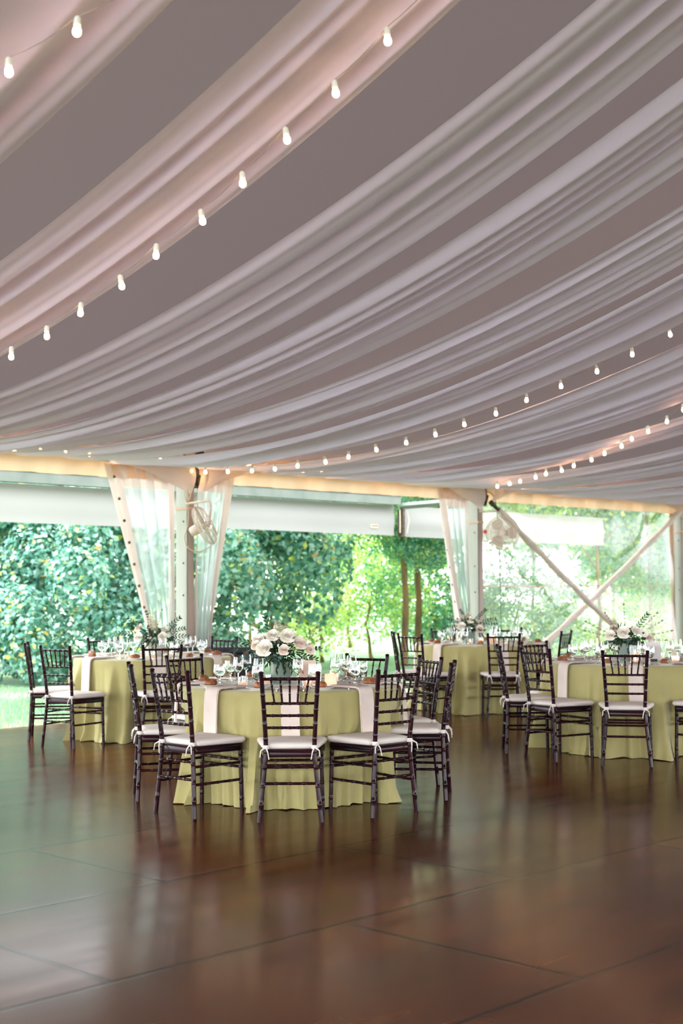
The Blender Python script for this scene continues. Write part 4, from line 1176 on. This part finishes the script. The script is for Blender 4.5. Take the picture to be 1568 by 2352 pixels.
def trunk_mesh(h, r, seed):
    rnd = random.Random(seed); mb = MB(); pts = [(0, 0, 0)]; x = y = 0
    for k in range(1, 9): x += rnd.uniform(-.06, .06); y += rnd.uniform(-.06, .06); pts.append((x, y, h * k / 8))
    mb.tube(pts, [r * (1.25 if k == 0 else 1 - .06 * k) for k in range(9)], 10)
    for q in range(4 if h > 2 else 0):
        a = rnd.uniform(0, 6.28); b = Vector(pts[4 + q]); mb.tube([b, b + Vector((math.cos(a) * .5, math.sin(a) * .5, .5)), b + Vector((math.cos(a) * 1.1, math.sin(a) * 1.1, 1.3))], [r * .5, r * .35, r * .15], 7)
    return mb.mesh('trunk', M_BARK)
BUSH = [crown_mesh('shrub_leaves', 1.6, 1.2, 1.55, 14000, .11, M_LEAF_TEAL, 1), crown_mesh('shrub_leaves', 1.7, 1.2, 1.35, 14000, .10, M_LEAF_TEAL, 2), crown_mesh('shrub_leaves', 1.5, 1.1, 1.7, 13000, .115, M_LEAF_TEAL, 3)]
TREEC = [crown_mesh('tree_leaves', 3.0, 2.4, 2.7, 13000, .18, M_LEAF_MIX, 4, 40), crown_mesh('tree_leaves', 3.2, 2.4, 2.5, 5200, .17, M_LEAF_YEL, 5, 30), crown_mesh('tree_leaves', 3.2, 2.6, 3.0, 15000, .20, M_LEAF_TEAL, 6, 34)]
TRK = [trunk_mesh(3.2, .05, 1), trunk_mesh(3.6, .045, 2), trunk_mesh(1.2, .04, 3)]
def plant(name, me, tr, x, y, z, rz, s, label, cat, group, trz=1):
    e = empty(name, (x, y, -.08), rz); tag(e, label, cat, group)
    o = bpy.data.objects.new('foliage', me); COL.objects.link(o); o.parent = e; o.location = (0, 0, z); o.scale = s
    t = bpy.data.objects.new('trunk', tr); COL.objects.link(t); t.parent = e; t.scale = (1, 1, trz)
    return e
rnd = random.Random(21)
# the leafy bank on the left: rows of shrubs, low in front, high behind
ORD = ['first', 'second', 'third', 'fourth', 'fifth', 'sixth', 'seventh', 'eighth', 'ninth', 'tenth']
k = 0
for row, (y0, zc, gap) in enumerate(((22.3, 1.15, 2.0), (23.7, 2.5, 2.2), (25.2, 3.6, 2.5))):
    x = -10.5 + row * .6; q = 0
    while x < (-.9, -.7, -1.0)[row]:
        sc = rnd.uniform(.95, 1.2)
        plant('shrub', BUSH[k % 3], TRK[2], x, y0 + (x + 5) * .22 + rnd.uniform(-.4, .4), zc + rnd.uniform(-.15, .25), rnd.uniform(0, 6.28), (sc, sc, sc),
              ('low teal shrub in the front row of the leafy bank', 'mid-height teal shrub in the second row of the leafy bank', 'high teal shrub in the back row of the leafy bank')[row] + ', ' + ORD[q] + ' from the left',
              'shrub', ('front row shrubs', 'middle row shrubs', 'back row shrubs')[row], trz=max(1, (zc - .2) / 1.2))
        x += gap * rnd.uniform(.85, 1.1); k += 1; q += 1
# trees behind and to the right
TREES = [(-7, 29, 3.6, 2, .7), (-2, 30, 3.8, 2, .7), (2.6, 27.5, 3.9, 1, .75), (-.6, 27.2, 1.3, 1, .5), (.6, 28.4, 1.6, 1, .5), (1.9, 29.5, 1.4, 0, .5), (-.4, 27.6, 3.3, 1, .55), (1.2, 30, 3.9, 1, .7), (0.2, 34, 3.2, 1, 1.0), (4.2, 30.5, 4.6, 0, .95), (6.5, 33, 4.4, 1, 1), (5.2, 27.6, 5.1, 0, .8), (9, 32, 5.8, 0, 1), (9.0, 36, 3.6, 1, 1), (12.5, 34, 5.9, 0, 1.05), (13, 40, 3.8, 1, 1.1), (16.5, 37, 5.2, 0, 1.1), (7.5, 30, 1.1, 1, .45), (3.4, 26.6, .9, 0, .42), (5.0, 29, .9, 1, .45), (10.4, 33, 1.2, 0, .45), (3, 36, 5.5, 1, 1.1), (13.2, 44, 7, 2, 1.2), (20, 42, 6, 0, 1.2), (6.6, 29.5, 3.1, 0, .7), (8.2, 34, 3.0, 0, .9), (11.0, 33, 3.4, 1, .9)]
TN = ['blue-green leafy tree', 'sunlit yellow-green tree', 'dense teal tree']
TREES.sort()
TC = {}
for i, (x, y, z, kd, s) in enumerate(TREES):
    small = s < .6
    where = 'left' if x < 0 else ('middle' if x < 5.6 else 'right')
    base_ = (('low ' if small else '') + TN[kd] + (' through the clear window wall' if where == 'right' else (' behind the leafy bank' if where == 'left' else ' beyond the middle open bay')))
    TC[base_] = TC.get(base_, 0) + 1
    plant('bush' if small else 'tree', TREEC[kd], TRK[1 if not small else 2], x, y, z, rnd.uniform(0, 6.28), (s, s, s * (1 if small else .95)),
          base_ + ', ' + ORD[TC[base_] - 1] + ' from the left',
          'bush' if small else 'tree', 'trees beyond the tent, ' + where)
# two bare trunks standing in the open gap
for (x, y, lab) in ((1.18, 26.3, 'left one of two brown trunks under blue-green leaves beyond the middle bay'), (1.47, 27.0, 'right one of two brown trunks under blue-green leaves beyond the middle bay')):
    mb = MB(); mb.tube([(0, 0, -.08), (.04, 0, 1.2), (-.02, .02, 2.4), (.05, .03, 4.4)], [.075, .06, .055, .04], 12); mb.tube([(0, 0, 2.2), (.35, .1, 3.2), (.7, .2, 4.0)], [.06, .045, .02], 8)
    o = mb.build('slender_tree', M_BARK); o.location = (x, y, 0); tag(o, lab, 'tree', 'two brown trunks')
    f_ = bpy.data.objects.new('foliage', TREEC[0]); COL.objects.link(f_); f_.parent = o; f_.location = (.1, -.3, 2.75); f_.scale = (.36, .36, .36); f_.rotation_euler.z = x * 3

# grass blades at the floor's edge and on the near lawn (one mass of blades)
rg = np.random.default_rng(9); n = 26000
uu = rg.uniform(-6.5, 1.5, n); tt = -rg.uniform(.02, 1, n) ** 1.5 * 6.5 - .22
base = np.array([ORG.x, ORG.y, -.08]) + uu[:, None] * np.array(EU) + tt[:, None] * np.array(EN)
h_ = rg.uniform(.03, .085, n); ang = rg.uniform(0, 6.283, n); w_ = .005
dirs = np.stack([np.cos(ang), np.sin(ang), np.zeros(n)], 1); lean = rg.normal(size=(n, 3)) * .02; lean[:, 2] = 0
V = np.stack([base - dirs * w_, base + dirs * w_, base + lean + np.stack([np.zeros(n), np.zeros(n), h_], 1)], 1).reshape(-1, 3)
me = bpy.data.meshes.new('lawn_grass'); me.vertices.add(3 * n); me.vertices.foreach_set('co', V.ravel()); me.loops.add(3 * n); me.polygons.add(n)
me.loops.foreach_set('vertex_index', np.arange(3 * n)); me.polygons.foreach_set('loop_start', np.arange(n) * 3); me.polygons.foreach_set('loop_total', np.full(n, 3))
me.materials.append(leafmat('grass_blades', [(0, (.12, .30, .17)), (.5, (.24, .46, .27)), (.85, (.36, .54, .30)), (1, (.58, .56, .22))], .35)); me.update(calc_edges=True); me.validate()
o = bpy.data.objects.new('lawn_grass', me); COL.objects.link(o); tag(o, 'short green grass blades growing on the lawn beside the floor', 'grass', kind='stuff')
